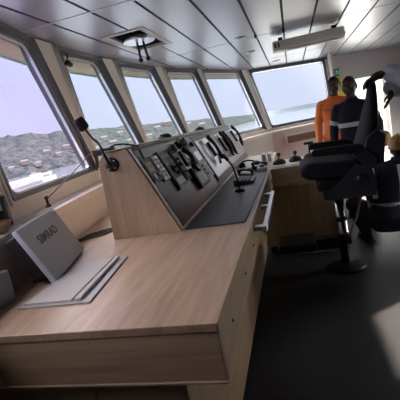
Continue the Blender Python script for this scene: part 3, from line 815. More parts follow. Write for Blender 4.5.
# blue grey cabinet behind the display bracket
cb = thing('junction_cabinet', (-1.25, 1.22, ZD), 'low blue grey steel cabinet left of the display', 'cabinet')
b = MB(); b.box((-1.265, 1.06, ZD + .0005), (-1.20, 1.33, ZD + .13), .006); b.build('body', M['bluegrey'], cb)
b = MB(); b.box((-1.2, 1.07, ZD + .015), (-1.195, 1.32, ZD + .115), .001); b.build('cover_plate', M['bluegrey'], cb)
# black cables
for k, dx in enumerate((0, .055, .11)):
    b = MB(); pts = [(-1.41 + dx * .4, 2.02 + dx * 1.3, ZD + .007), (-1.37, 2.10 + dx * 1.3, ZD + .008), (-1.30, 2.16 + dx * 1.3, ZD + .010), (-1.24, 2.22 + dx * 1.3, ZD + .007), (-1.17, 2.42 + dx, ZD + .007), (-1.16 - dx * .4, 2.7, ZD + .007)]
    b.tube(pts, .006, 8); tag(b.build('cable', M['black']), 'black cable lying on the desk behind the oak end panel', 'cable', 'black cables on the desk')
# sill clutter at the left edge
r = thing('tan_bowl', (-1.375, 1.545, ZS + .028), 'shallow tan bowl on the window sill at the left', 'bowl')
b = MB(); b.lathe((-1.375, 1.545, ZS + .028), [(.03, 0), (.035, .004), (.048, .025), (.055, .045), (.051, .045), (.043, .027), (.028, .008), (0, .008)], VZ, 24); b.build('body', M['tan'], r)
r = thing('grey_canister', (-1.43, 1.66, ZS + .030), 'slim grey canister standing on the sill at the left', 'canister')
b = MB(); b.lathe((-1.43, 1.66, ZS + .030), [(.026, 0), (.028, .004), (.028, .14), (.022, .15), (0, .15)], VZ, 18); b.build('body', M['chargrey'], r)
b = MB(); b.lathe((-1.43, 1.66, ZS + .180), [(.018, 0), (.018, .03), (0, .032)], VZ, 14); b.build('cap', M['off'], r)
b = MB(); b.tube([(-1.38, 1.70, ZS + .024), (-1.44, 1.95, ZS + .026), (-1.50, 2.25, ZS + .026), (-1.56, 2.6, ZS + .026)], .006, 8)
tag(b.build('white_lead', M['white']), 'white lead lying along the window sill edge', 'lead')
# a cord running from a sill hook across the large window to the pillar
tan, upv, nin = facet(2)
hk = wallpt(2, .30, 1.20) + nin * .10
r = thing('pull_cord', hk, 'thin cord slanting from the sill hook across the large front window', 'cord')
b = MB(); b.lathe(hk - VZ * .05, [(.016, 0), (.016, .012), (.008, .016), (.008, .05), (.014, .055), (.012, .066), (0, .068)], VZ, 12); b.build('hook', M['black'], r)
b = MB(); b.tube([hk, wallpt(2, .66, 1.295) + nin * .07, wallpt(2, 1.06, 1.42) + nin * .06], .0045, 8); b.build('cord_line', M['chargrey'], r)

# ------------------------------------------------------------------ the helm chair
CX, CY = .29, 3.55
ch = thing('helm_chair', (CX, CY, 0), 'tall black helm chair on a steel post facing the console', 'chair')
b = MB(); b.lathe((CX, CY, 0), [(.165, 0), (.165, .016), (.150, .03), (.07, .05), (.05, .055), (0, .055)], VZ, 32); b.build('base', M['black'], ch)
b = MB(); b.lathe((CX, CY, .05), [(.046, 0), (.046, .26), (.050, .262), (.050, .285), (.046, .287), (.046, .40), (.040, .402), (.040, .62), (0, .62)], VZ, 24); b.build('post', M['chrome'], ch)
b = MB(); b.lathe((CX, CY, .44), [(.053, 0), (.053, .03), (.05, .032), (.04, .032)], VZ, 24); b.build('collar', M['black'], ch)
b = MB(); b.box((-.27, CY - .17, .235), (.05, CY + .17, .305), .012); b.box((.05, CY - .05, .225), (CX + .06, CY + .05, .30), .008); fr = b.build('footrest', M['black'], ch)
b = MB(); b.box((-.26, CY - .172, .222), (.22, CY - .150, .236), .002); b.build('trim_strip', M['silver'], fr)
b = MB(); b.box((.16, CY - .17, .665), (.52, CY + .17, .745), .012); b.box((.12, CY - .20, .745), (.50, CY + .20, .845), .02); b.build('swivel_mechanism', M['black'], ch)
# seat cushion: rounded slab
b = MB(); b.prism([(.005, CY - .25, .90), (.0, CY - .25, .95), (.02, CY - .25, .99), (.08, CY - .25, 1.005), (.28, CY - .25, .985), (.45, CY - .25, .98), (.47, CY - .25, .86), (.30, CY - .25, .845), (.06, CY - .25, .862)], (0, .50, 0), 0, .03); b.build('seat', M['blacksoft'], ch)
# backrest: tapering upholstered slab, narrower at the headrest
prof = [(.425, .90, .545, .88, .24), (.45, 1.02, .580, 1.0, .25), (.50, 1.14, .615, 1.11, .25), (.54, 1.25, .640, 1.22, .24), (.575, 1.35, .658, 1.33, .20), (.597, 1.42, .668, 1.41, .13), (.609, 1.48, .672, 1.475, .10), (.617, 1.53, .672, 1.525, .09), (.628, 1.555, .664, 1.55, .07)]
b = MB(); rings = []
for xf, zf_, xb, zb_, w in prof:
    ring = []
    for u, v in ((-1, .0), (-.93, -.6), (-.7, -.9), (0, -1.08), (.7, -.9), (.93, -.6), (1, 0), (.93, .6), (.7, .9), (0, 1.0), (-.7, .9), (-.93, .6)):
        t = (v + 1) / 2; ring.append(b.bm.verts.new((xf + (xb - xf) * t, CY + u * w, zf_ + (zb_ - zf_) * t)))
    rings.append(ring)
for a, c in zip(rings, rings[1:]):
    for q in range(12):
        f = b.bm.faces.new((a[q], a[(q + 1) % 12], c[(q + 1) % 12], c[q])); f.smooth = True
b.bm.faces.new(rings[0][::-1]); b.bm.faces.new(rings[-1])
bo = b.build('backrest', M['blacksoft'], ch)
md = bo.modifiers.new('round', 'SUBSURF'); md.levels = md.render_levels = 1
for sgn in (-1, 1):
    y = CY + sgn * .285
    b = MB(); b.prism([(.115, y - .03, 1.055), (.10, y - .03, 1.085), (.13, y - .03, 1.112), (.47, y - .03, 1.105), (.50, y - .03, 1.06), (.40, y - .03, 1.04)], (0, .06, 0), 0, .012); am = b.build('armrest', M['blacksoft'], ch)
    b = MB(); b.prism([(.40, y - .012, 1.05), (.50, y - .012, 1.06), (.58, y - .012, .98), (.56, y - .012, .90), (.47, y - .012, .93)], (0, .024, 0), 0, .005); b.build('arm_support', M['navygrey'], am)
    b = MB(); ys_ = y - .02 if sgn < 0 else y + .006
    b.prism([(.20, ys_, .69), (.17, ys_, .745), (.30, ys_, .84), (.42, ys_, .95), (.52, ys_, .93), (.56, ys_, .80), (.545, ys_, .69)], (0, .014, 0), 0, .004); pl = b.build('side_plate', M['navygrey'], ch)
    b = MB(); b.lathe((.45, ys_ + (0 if sgn < 0 else .014), .83), [(.045, 0), (.043, .012), (.02, .018), (0, .018)], (0, sgn, 0), 20); b.build('hinge_knob', M['black'], pl)
    b = MB(); b.prism([(.47, y + sgn * -.035 - .02, .90), (.52, y + sgn * -.035 - .02, 1.13), (.60, y + sgn * -.035 - .02, 1.19), (.66, y + sgn * -.035 - .02, 1.14), (.63, y + sgn * -.035 - .02, .92)], (0, .04, 0), 0, .012); b.build('side_bolster', M['navygrey'], ch)
b = MB(); b.tube([(.47, CY + .05, .70), (.46, CY + .03, .58), (.42, CY + .02, .44), (.36, CY + .01, .34), (.34, CY, .25)], .008, 8); b.build('cable', M['locker'], ch)

# ------------------------------------------------------------------ ceiling fittings
hx0, hx1, hy0, hy1 = hole
r = thing('searchlight_control', ((hx0 + hx1) / 2, (hy0 + hy1) / 2, ZT), 'square ceiling recess with a silver searchlight control and two black handles', 'searchlight control')
b = MB()
for lo, hi in (((hx0 - .03, hy0 - .03, ZT - .006), (hx1 + .03, hy0 + .02, ZT + .02)), ((hx0 - .03, hy1 - .02, ZT - .006), (hx1 + .03, hy1 + .03, ZT + .02)), ((hx0 - .03, hy0 + .02, ZT - .006), (hx0 + .02, hy1 - .02, ZT + .02)), ((hx1 - .02, hy0 + .02, ZT - .006), (hx1 + .03, hy1 - .02, ZT + .02))): b.box(lo, hi)
b.build('frame', M['off'], r)
b = MB()
for p in ([(hx0, hy0), (hx1, hy0)], [(hx1, hy0), (hx1, hy1)], [(hx1, hy1), (hx0, hy1)], [(hx0, hy1), (hx0, hy0)]):
    b.face([(*p[0], ZT + .01), (*p[1], ZT + .01), (*p[1], ZT + .2), (*p[0], ZT + .2)])
b.face([(hx0, hy0, ZT + .2), (hx1, hy0, ZT + .2), (hx1, hy1, ZT + .2), (hx0, hy1, ZT + .2)]); b.build('recess', M['dark_in'], r)
cx, cy = -1.22, 3.60
b = MB(); b.lathe((cx, cy, ZT - .015), [(.14, .0), (.145, .02), (.13, .05), (.04, .07), (.04, .21), (0, .21)], VZ, 28); b.build('turntable', M['silver'], r)
for dx in (-.03, .03):
    b = MB(); b.tube([(cx + dx, cy + .02, ZT - .01), (cx + dx, cy + .03, ZT - .07), (cx + dx * 1.2, cy + .05, ZT - .15)], [.010, .011, .012], 10); b.sphere((cx + dx * 1.2, cy + .05, ZT - .16), .022, seg=12); b.build('handle', M['black'], r)
# long beige ceiling unit
r = thing('ceiling_vent_unit', (.29, 5.06, 2.13), 'long pale box unit hanging under the ceiling with end grille', 'ceiling unit')
AX = Vector((1, .04, 0)).normalized(); AY = Vector((-AX.y, AX.x, 0)); ac = Vector((.29, 5.06, 2.185)); rot = rotbasis(AX, AY, VZ)
b = MB(); b.obox(ac, (.80, .22, .11), rot, .02); b.build('body', M['unit'], r)
b = MB(); b.obox(ac + AX * .08 - AY * .02 - VZ * .062, (.64, .10, .006), rot, .001); b.obox(ac - AY * .1195 + AX * .08 - VZ * .02, (.64, .004, .02), rot); b.build('louvre', M['tanwall'], r)
b = MB()
for q in (-.28, -.24): b.obox(ac - AY * .12 + AX * (q - .09), (.018, .006, .05), rot)
b.build('end_grille', M['black'], r)
b = MB()
for q in (-.3, .3): b.obox(ac + AX * q + VZ * .078, (.05, .05, .036), rot)
b.build('hanger', M['black'], r)
for x, y, lab in ((-.424, 4.60, 'round flush ceiling downlight left of the pale box unit'), (-.42, 5.71, 'round flush ceiling downlight above the corner pillar'), (-.13, 7.3, 'round flush ceiling downlight above the wide far window'), (.465, 6.2, 'round flush ceiling downlight behind the pale box unit')):
    r = thing('ceiling_downlight', (x, y, ZT - .02), lab, 'ceiling light', 'round ceiling downlights')
    b = MB(); b.lathe((x, y, ZT + .001), [(.075, 0), (.072, -.012), (.055, -.016), (.055, -.010), (0, -.010)], VZ, 24); b.build('bezel', M['silver'], r)
    b = MB(); b.lathe((x, y, ZT - .009), [(.053, 0), (.045, -.010), (0, -.014)], VZ, 20); b.build('cover', M['lamp'], r)
for x, y, lab in ((-.262, 4.66, 'black ceiling clip over the desk edge'), (.036, 4.70, 'black ceiling clip beside the pale box unit')):
    b = MB(); b.box((x - .015, y - .03, ZT - .028), (x + .015, y + .03, ZT - .0005), .004); tag(b.build('ceiling_clip', M['black']), lab, 'clip', 'black ceiling clips')
r = thing('clip_spotlight', (-1.72, 3.2, 2.2), 'small black spotlight below the ceiling band by the second pillar', 'spotlight')
tan, upv, nin = facet(3)
p = wallpt(3, .30, 2.215) + nin * .06
b = MB(); b.tube([p + VZ * .02 , p - VZ * .02], .008, 8); b.build('stem', M['black'], r)
b = MB(); b.lathe(p - VZ * .045 - tan * .03, [(.012, 0), (.022, .01), (.024, .06), (0, .06)], tan - VZ * .4, 14); b.build('lamp_head', M['black'], r)

# ------------------------------------------------------------------ end wall fittings
sg = thing('exit_sign', bwp(.175, 1.915, .012), 'green exit sign with white running figure on the end wall', 'sign')
SRT = rotbasis(T, NB, VZ)
b = MB(); b.obox(bwp(.175, 1.985, .008), (.15, .012, .145), SRT, .002); b.build('sign_board', M['green'], sg)
def sgp(u, v): return bwp(.175 + u, 1.985 + v, .0145)
b = MB()
def flat(pts): b.prism([sgp(*p) for p in pts], NB * .001)
flat([(-.012 + .012 * math.cos(a * math.pi / 5), .042 + .012 * math.sin(a * math.pi / 5)) for a in range(10)])
flat([(-.022, .028), (.004, .030), (.010, -.008), (-.010, -.010)]); flat([(.002, .028), (.034, .010), (.030, .002), (.002, .016)]); flat([(-.020, .028), (-.042, .004), (-.034, .0), (-.014, .016)])
flat([(-.010, -.010), (.010, -.008), (.032, -.030), (.026, -.048), (.016, -.046), (.018, -.032)]); flat([(-.010, -.010), (.002, -.010), (-.018, -.036), (-.044, -.040), (-.044, -.030), (-.024, -.028)])
flat([(.044, .055), (.064, .055), (.064, -.055), (.044, -.055)])
b.build('running_figure', M['signwhite'], sg)
yb = thing('yellow_box', bwp(.24, 1.4, .04), 'yellow box on the end wall between the two men', 'box')
b = MB(); b.obox(bwp(.205, 1.66, .045), (.16, .085, .40), SRT, .008); b.build('body', M['yellow'], yb)
b = MB(); b.obox(bwp(.205, 1.66, .0895), (.13, .004, .34), SRT, .001); b.build('lid', M['yellow'], yb)
# brown locker face under the far window
tan, upv, nin = facet(7)
lw0, lw1 = Vector((*LOW[7], 0)), Vector((*LOW[8], 0)); lt = (lw1 - lw0).normalized(); ln = lt.cross(VZ)
if ln.y > 0: ln = -ln
r = thing('wall_locker', lw0 + lt * .55 + ln * .03 + VZ * .85, 'shallow brown locker on the beige wall below the far window', 'locker')
b = MB(); b.obox(lw0 + lt * .55 + ln * .022 + VZ * .94, (.62, .04, .16), rotbasis(lt, ln, VZ), .004); b.build('body', M['tanwall'], r)
b = MB(); b.obox(lw0 + lt * .55 + ln * .043 + VZ * .94, (.57, .006, .12), rotbasis(lt, ln, VZ), .002); b.build('door', M['locker'], r)
# ------------------------------------------------------------------ people
def V(*a): return Vector(a)
def finish(mb, name, mats, parent, voxel=.008, smooth=6, loc=None):
    """weld the overlapping limbs into one continuous skin"""
    o = mb.build(name, mats, None, loc=loc if loc is not None else (0, 0, 0))
    m = o.modifiers.new('r', 'REMESH'); m.mode = 'VOXEL'; m.voxel_size = voxel; m.use_smooth_shade = True
    s = o.modifiers.new('s', 'SMOOTH'); s.factor = .5; s.iterations = smooth
    bpy.context.view_layer.update()
    dg = bpy.context.evaluated_depsgraph_get(); me = bpy.data.meshes.new_from_object(o.evaluated_get(dg))
    me.materials.clear()
    for x in (mats if isinstance(mats, (list, tuple)) else [mats]): me.materials.append(x)
    old = o.data; o.modifiers.clear(); o.data = me; bpy.data.meshes.remove(old); me.name = name
    if parent is not None:
        off = Vector(o.location) - world_loc(parent); o.parent = parent; o.location = off
    return o
def limb(b, pts, rs, n=14):
    # densify for a smooth taper
    P = []; Q = []
    for i in range(len(pts) - 1):
        for k in range(4):
            t = k / 4; P.append(pts[i].lerp(pts[i + 1], t)); Q.append(rs[i] + (rs[i + 1] - rs[i]) * t)
    P.append(pts[-1]); Q.append(rs[-1])
    b.tube(P, Q, n)
    for p, r in zip(pts, rs): b.sphere(p, r * .99, seg=12)
def loft(b, rings, n=20):
    """rings: (centre, side vec, front vec, half width, half depth)"""
    R_ = []
    for c, s, f, w, d in rings:
        ring = []
        for j in range(n):
            a = 2 * math.pi * j / n; ca, sa = math.cos(a), math.sin(a)
            ring.append(b.bm.verts.new(c + s * (w * math.copysign(abs(ca) ** .8, ca)) + f * (d * math.copysign(abs(sa) ** .8, sa))))
        R_.append(ring)
    for a, c in zip(R_, R_[1:]):
        for j in range(n): b.bm.faces.new((a[j], a[(j + 1) % n], c[(j + 1) % n], c[j]))
    b.bm.faces.new(R_[0][::-1]); b.bm.faces.new(R_[-1])
def hand(b, w, d, pn, thumb, curl=.5, sc=1.):
    """w wrist point, d pointing direction, pn palm normal, thumb = +1/-1 side"""
    d = d.normalized(); pn = (pn - d * pn.dot(d)).normalized(); s = d.cross(pn) * thumb
    rot = rotbasis(s, d, pn)
    b.sphere(w + d * .048 * sc, (.042 * sc, .056 * sc, .026 * sc), seg=14, rot=rot)
    b.sphere(w + d * .066 * sc + s * .004, (.042 * sc, .032 * sc, .018 * sc), seg=14, rot=rot)
    for i, (o, l) in enumerate(((.030, .88), (.010, 1.0), (-.011, .93), (-.031, .74))):
        p = w + d * (.086 - .006 * abs(i - 1)) * sc + s * o * sc
        pts = [p - d * .02 * sc, p]; a = curl * .5
        dd = (d + s * o * 2.2).normalized()
        for L in (.040, .027, .021):
            v = dd * math.cos(a) + pn * math.sin(a); p = p + v * L * l * sc; pts.append(p); a += curl * .75
        limb(b, pts, [.0108 * sc, .0106 * sc, .0100 * sc, .0094 * sc, .0086 * sc], 8)
    p = w + d * .022 * sc + s * .030 * sc
    q = p + (d * .55 + s * .75 + pn * .25).normalized() * .042 * sc
    r = q + (d * .9 + s * .25 + pn * .4).normalized() * .034 * sc; t = r + (d * .95 + pn * .4).normalized() * .024 * sc
    limb(b, [p, q, r, t], [.014 * sc, .0105 * sc, .0095 * sc, .0075 * sc], 8)
def head(b, c, f, u, sc=1.):
    f = f.normalized(); u = (u - f * u.dot(f)).normalized(); s = f.cross(u); rot = rotbasis(s, f, u)
    r = bmesh.ops.create_uvsphere(b.bm, u_segments=28, v_segments=20, radius=1.)
    for v in r['verts']:
        x, y, z = v.co
        wx = .074 * (1 - .30 * max(0, -z - .1) ** 1.3); wy = .094 * (1 - .12 * max(0, -z))
        y2 = y * wy + (.010 if z < 0 and y > 0 else 0) * (-z)
        if y > 0 and abs(x) < .7 and z < .3: y2 *= .965
        if y < 0 and z < -.2: y2 *= 1 - .35 * (-z - .2)
        v.co = c + rot @ (Vector((x * wx, y2, z * .114)) * sc)
    def P(x, y, z): return c + rot @ (Vector((x, y, z)) * sc)
    def E(x, y, z, a, b_, c_): b.sphere(P(x, y, z), (a * sc, b_ * sc, c_ * sc), seg=12, rot=rot)
    E(0, .090, -.006, .011, .014, .026); E(0, .099, -.026, .019, .014, .011)          # nose
    E(0, .082, .024, .050, .012, .010)                                                  # brow
    E(0, .082, -.088, .024, .016, .017)                                                 # chin
    for q in (-1, 1):
        E(q * .076, -.006, -.004, .010, .020, .031); E(q * .044, .062, -.022, .020, .016, .016)
    return P, rot, sc
def face_details(P, rot, sc, parent, hairmat=True):
    for q in (-1, 1):
        b = MB(); b.sphere(P(q * .031, .080, .006), (.0125 * sc, .009 * sc, .0068 * sc), seg=12, rot=rot); e = b.build('eye', M['eyewhite'], parent)
        b = MB(); b.sphere(P(q * .031, .0875, .006), (.0055 * sc, .003 * sc, .0058 * sc), seg=10, rot=rot); b.build('pupil', M['pupil'], e)
        b = MB(); b.tube([P(q * .016, .092, .026), P(q * .032, .093, .031), P(q * .048, .082, .026)], [.003, .004, .002], 8); b.build('eyebrow', M['hair'], parent)
    b = MB(); b.sphere(P(0, .092, -.049), (.024 * sc, .008 * sc, .0055 * sc), seg=12, rot=rot); b.sphere(P(0, .091, -.058), (.021 * sc, .009 * sc, .006 * sc), seg=12, rot=rot); b.build('lips', M['lips'], parent)
    if hairmat:
        b = MB(); r = bmesh.ops.create_uvsphere(b.bm, u_segments=28, v_segments=20, radius=1.)
        for v in r['verts']:
            x, y, z = v.co
            lim = .28 + .45 * max(0, y) - .75 * max(0, -y)
            k = 1.055 if z > lim else .93
            v.co = P(x * .074 * k, y * .094 * k, z * .114 * k)
        for f in b.bm.faces: f.smooth = True
        b.build('hair', M['hair'], parent)
def ring_band(name, p, d, r, w, parent, mat=None, sq=1.):
    b = MB(); d = d.normalized(); b.tube([p - d * w / 2, p + d * w / 2], r, 24, cap=False)
    b.tube([p - d * w / 2, p + d * w / 2], r - .006, 24, cap=False)
    return b.build(name, mat or M['band'], parent)

class Pose: pass
def person(label, base, J, torso, head_c, head_f, head_u, hands, suit, sc=1., wear=None, boots=True, legs=True, thick=1., trousers=None):
    """J: world joints; torso: loft rings from hips to collar; hands: (wrist, dir, palm normal, thumb, curl)"""
    root = thing('person', base, label, 'person')
    b = MB()
    loft(b, [(c, s, f, w * .86, d * .86) for c, s, f, w, d in torso])
    limb(b, [torso[-1][0] - (head_c - torso[-1][0]) * .35, head_c - head_u.normalized() * .06 - head_f.normalized() * .012], [.060 * sc, .053 * sc])
    P, rot, s_ = head(b, head_c, head_f, head_u, sc * 1.10)
    for k in 'LR':
        limb(b, [J['sh' + k], J['el' + k], J['wr' + k]], [.050 * sc, .038 * sc, .026 * sc])
        if legs: limb(b, [J['hp' + k], J['kn' + k], J['an' + k]], [.080 * sc, .052 * sc, .036 * sc])
        if legs: limb(b, [J['an' + k], J['to' + k]], [.036 * sc, .026 * sc])
    for h in hands: hand(b, *h)
    body = finish(b, 'body', M['skin'], root, voxel=.006, smooth=2)
    face_details(P, rot, s_, root)
    b = MB()
    loft(b, torso)
    for k in 'LR':
        we = J['wr' + k]; ee = J['el' + k]
        limb(b, [J['sh' + k], ee, we.lerp(ee, .06)], [.078 * sc * thick, .058 * sc * thick, .046 * sc * thick])
        limb(b, [J['sh' + k], torso[-2][0]], [.066 * sc, .068 * sc])
        if legs and not trousers: limb(b, [J['hp' + k], J['kn' + k], J['an' + k].lerp(J['kn' + k], .08)], [.110 * sc * thick, .082 * sc * thick, .066 * sc * thick])
    su = finish(b, suit[0], suit[1], root, voxel=.010, smooth=5)
    if trousers:
        b = MB(); loft(b, [(c, s, f, w * 1.04, d * 1.04) for c, s, f, w, d in torso[:2]])
        for k in 'LR': limb(b, [J['hp' + k], J['kn' + k], J['an' + k].lerp(J['kn' + k], .08)], [.110 * sc, .082 * sc, .066 * sc])
        finish(b, 'trousers', trousers, root, voxel=.010, smooth=5)
    # collar
    b = MB(); c = torso[-1][0]; ax = (head_c - c).normalized()
    b.tube([c - ax * .02, c + ax * .022], [.082 * sc, .070 * sc], 20, cap=False); b.tube([c - ax * .02, c + ax * .022], [.074 * sc, .062 * sc], 20, cap=False); b.build('collar', suit[1], root)
    if boots and legs:
        for k in 'LR':
            d = (J['to' + k] - J['an' + k]); d.z = 0; d.normalize(); a = J['an' + k]; zf = base[2] if False else 0
            b = MB(); s = d.cross(VZ)
            g = Vector((a.x, a.y, max(.0, a.z - .10)))
            b.sphere(g + d * .10 + VZ * .045, (.050, .085, .045), seg=14, rot=rotbasis(s, d, VZ)); b.sphere(g - d * .02 + VZ * .045, (.045, .06, .045), seg=14, rot=rotbasis(s, d, VZ))
            b.tube([g + VZ * .04, g + VZ * .20], [.052, .056], 14); b.obox(g + d * .05 + VZ * .012, (.092, .27, .024), rotbasis(s, d, VZ), .010)
            finish(b, 'boot', M['boot'], root, voxel=.008, smooth=3)
    return root, su, (P, rot, s_)

def standing(base, fwd, H=1.78, lean=Vector((0, 0, 0))):
    """joints for an upright figure; fwd is where it faces"""
    f = Vector((fwd[0], fwd[1], 0)).normalized(); s = VZ.cross(f) * -1     # s = the figure's right... viewer independent
    s = f.cross(VZ)
    k = H / 1.78; B = Vector(base)
    def at(x, y, z): return B + s * x * k + f * y * k + VZ * z * k + lean * (z * k)
    J = {}
    for K, q in (('R', 1), ('L', -1)):
        J['sh' + K] = at(q * .172, 0, 1.40); J['el' + K] = at(q * .25, -.02, 1.15); J['wr' + K] = at(q * .255, .08, .90)
        J['hp' + K] = at(q * .095, 0, .93); J['kn' + K] = at(q * .11, .02, .50); J['an' + K] = at(q * .115, -.02, .10); J['to' + K] = at(q * .13, .12, .035)
    T_ = [(at(0, 0, .86), s, f, .165 * k, .125 * k), (at(0, 0, .98), s, f, .175 * k, .125 * k), (at(0, .01, 1.12), s, f, .165 * k, .118 * k), (at(0, .015, 1.28), s, f, .182 * k, .128 * k), (at(0, .0, 1.38), s, f, .180 * k, .112 * k), (at(0, -.01, 1.455), s, f, .115 * k, .085 * k), (at(0, -.012, 1.505), s, f, .075 * k, .066 * k)]
    return J, T_, at, f, s, k

# man in orange standing by the far window
base = (.61, 6.25, 0)
J, T_, at, f, s, k = standing(base, (-.12, -1), 1.80)
hf = (f + s * .18 - VZ * .20).normalized()
hands = [(J['wrR'], (VZ * -1 + f * .25), s * -1, 1, .5), (J['wrL'], (VZ * -1 + f * .25), s, -1, .5)]
root, su, hd = person('man in orange coveralls standing by the far window, looking down', base, J, T_, at(-.03, .04, 1.645), hf, VZ, hands, ('orange_coveralls', M['orange']), k)
b = MB(); b.tube([at(0, .128, 1.42), at(0, .150, 1.30), at(0, .138, 1.12), at(0, .140, .98)], .005, 6); b.build('zip', M['locker'], su)
for q in (-1, 1):
    b = MB(); b.obox(at(q * .09, .138, 1.33), (.10, .012, .012), rotbasis(s, f, VZ), .003); b.build('pocket_flap', M['locker'], su)

# man in navy standing nearer, holding a hard hat at his side
base = (.70, 5.2, 0)
J, T_, at, f, s, k = standing(base, (-.30, -1), 1.70, Vector((.0, -.02, 0)))
J['elL'] = V(.95, 5.05, 1.12); J['wrL'] = V(.92, 4.86, 1.02)
hf = (f + s * .10 - VZ * .12).normalized()
hands = [(J['wrR'], (VZ * -1 + f * .25), s * -1, 1, .5), (J['wrL'], V(-.1, -.75, -.55), V(.1, .5, -.8), -1, .5)]
root, su, hd = person('man in navy coveralls with white reflective bands beside the man in orange', base, J, T_, at(.0, .03, 1.655), hf, VZ, hands, ('navy_coveralls', M['navy']), k)
for c, w, d in ((at(0, .015, 1.20), .181, .130),):
    b = MB(); n = 28
    for rr in (0, -.006):
        vs = []
        for zz in (-.026, .026):
            vs.append([b.bm.verts.new(c + s * (w + rr) * math.copysign(abs(math.cos(2 * math.pi * j / n)) ** .8, math.cos(2 * math.pi * j / n)) * k + f * (d + rr) * math.copysign(abs(math.sin(2 * math.pi * j / n)) ** .8, math.sin(2 * math.pi * j / n)) * k + VZ * zz) for j in range(n)])
        for j in range(n): b.bm.faces.new((vs[0][j], vs[0][(j + 1) % n], vs[1][(j + 1) % n], vs[1][j]))
    b.build('reflective_band', M['band'], su)
for K in 'RL':
    d = J['elR'] - J['shR'] if K == 'R' else J['elL'] - J['shL']
    a = J['sh' + K]; ring_band('reflective_band', a + d * .62, d, .071, .05, su)
    d = J['an' + K] - J['kn' + K]; ring_band('reflective_band', J['kn' + K] + d * .45, d, .080, .05, su)

def hard_hat(b, c, u, f, sc=1.):
    u = u.normalized(); f = (f - u * f.dot(u)).normalized(); s = f.cross(u); rot = rotbasis(s, f, u)
    prof = [(.0, .118), (.03, .117), (.06, .106), (.088, .082), (.105, .048), (.110, .0)]
    n = 28; rings = []
    for r, h in prof[1:]: rings.append([b.bm.verts.new(c + rot @ Vector((r * .92 * math.cos(2 * math.pi * j / n), r * 1.12 * math.sin(2 * math.pi * j / n), h)) * sc) for j in range(n)])
    top = b.bm.verts.new(c + u * .118 * sc)
    for j in range(n): b.bm.faces.new((top, rings[0][j], rings[0][(j + 1) % n])).smooth = True
    rim = []
    for j in range(n):
        a = 2 * math.pi * j / n; e = .018 + (.045 * max(0, math.sin(a)) ** 2)
        rim.append(b.bm.verts.new(c + rot @ Vector(((.110 * .92 + e * .6) * math.cos(a), (.110 * 1.12 + e) * math.sin(a), -.010)) * sc))
    rings.append(rim)
    inner = [b.bm.verts.new(v.co - u * .006 - (v.co - c).normalized() * .02) for v in rim]; rings.append(inner)
    for a, d in zip(rings, rings[1:]):
        for j in range(n): b.bm.faces.new((a[j], a[(j + 1) % n], d[(j + 1) % n], d[j])).smooth = True
    for x in (-.022, .022):
        b.tube([c + rot @ Vector((x, y, z)) * sc for y, z in ((-.115, .04), (-.085, .092), (-.03, .119), (.03, .119), (.085, .092), (.115, .04))], .006, 6)
hh = thing('hard_hat', (.91, 4.72, .96), 'ochre hard hat held low by the man in navy, just right of the tall chair', 'hard hat')
b = MB(); hard_hat(b, V(.91, 4.72, .935), V(.05, -.25, 1), V(-.3, -1, 0), .92); b.build('shell', M['ochre'], hh)
b = MB(); b.tube([V(.825, 4.72, .925), V(.845, 4.68, .86), V(.91, 4.64, .835), V(.975, 4.68, .86), V(.995, 4.72, .925)], .005, 8); b.build('chin_strap', M['white'], hh)

# person in black crouching low behind the chair, back turned
base = (.80, 4.18, 0)
f = V(.10, 1, 0).normalized(); s = f.cross(VZ)
def at(x, y, z): return Vector(base) + s * x + f * y + VZ * z
J = dict(shR=at(.22, .02, .67), shL=at(-.13, .02, .70), elR=at(.30, .16, .46), elL=at(-.25, .16, .48), wrR=at(.20, .38, .46), wrL=at(-.27, .33, .45),
         hpR=at(.10, -.02, .24), hpL=at(-.10, -.02, .24), knR=at(.20, .40, .40), knL=at(-.32, .26, .33), anR=at(.15, .12, .10), anL=at(-.22, .0, .10), toR=at(.17, .28, .04), toL=at(-.28, .14, .04))
T_ = [(at(0, -.06, .13), s, f, .17, .14), (at(0, -.05, .26), s, f, .19, .15), (at(0, .0, .40), s, f, .18, .14), (at(.02, .05, .55), s, f, .20, .15), (at(.05, .05, .67), s, f, .20, .12), (at(.085, .05, .735), s, f, .13, .09), (at(.13, .05, .775), s, f, .075, .068)]
hc = at(.16, .09, .875)
hands = [(J['wrR'], f * .8 - VZ * .5, VZ * -1, -1, .6), (J['wrL'], f * .8 - VZ * .5, VZ * -1, 1, .6)]
root, su, hd = person('person in black coveralls and ochre hard hat crouching behind the chair, back turned', base, J, T_, hc, (f + V(.2, 0, -.1)), VZ, hands, ('black_coveralls', M['navy']), .96, thick=1.12)
b = MB(); hard_hat(b, hc + VZ * .035, V(.05, -.1, 1), f + V(.2, 0, 0), 1.0); b.build('hard_hat', M['ochre'], root)
b = MB(); n = 28; c = at(0, .0, .38)
for rr in (.006, -.002):
    vs = []
    for zz in (-.026, .026): vs.append([b.bm.verts.new(c + s * (.185 + rr) * math.cos(2 * math.pi * j / n) + f * (.146 + rr) * math.sin(2 * math.pi * j / n) + VZ * zz) for j in range(n)])
    for j in range(n): b.bm.faces.new((vs[0][j], vs[0][(j + 1) % n], vs[1][(j + 1) % n], vs[1][j]))
b.build('reflective_band', M['band'], su)
for K in 'RL':
    d = J['el' + K] - J['sh' + K]; ring_band('reflective_band', J['sh' + K] + d * .60, d, .072, .05, su)
    q = 1 if K == 'R' else -1
    b = MB(); pts = [at(q * .12, -.125, .46), at(q * .125, -.118, .60), at(q * .125, -.055, .74), at(q * .12, .04, .775), at(q * .12, .14, .72), at(q * .12, .19, .60)]
    rows = []
    for i, p in enumerate(pts): rows.append([b.bm.verts.new(p - s * .024), b.bm.verts.new(p + s * .024)])
    for a, d2 in zip(rows, rows[1:]): b.bm.faces.new((a[0], a[1], d2[1], d2[0]))
    b.build('shoulder_band', M['band'], su)

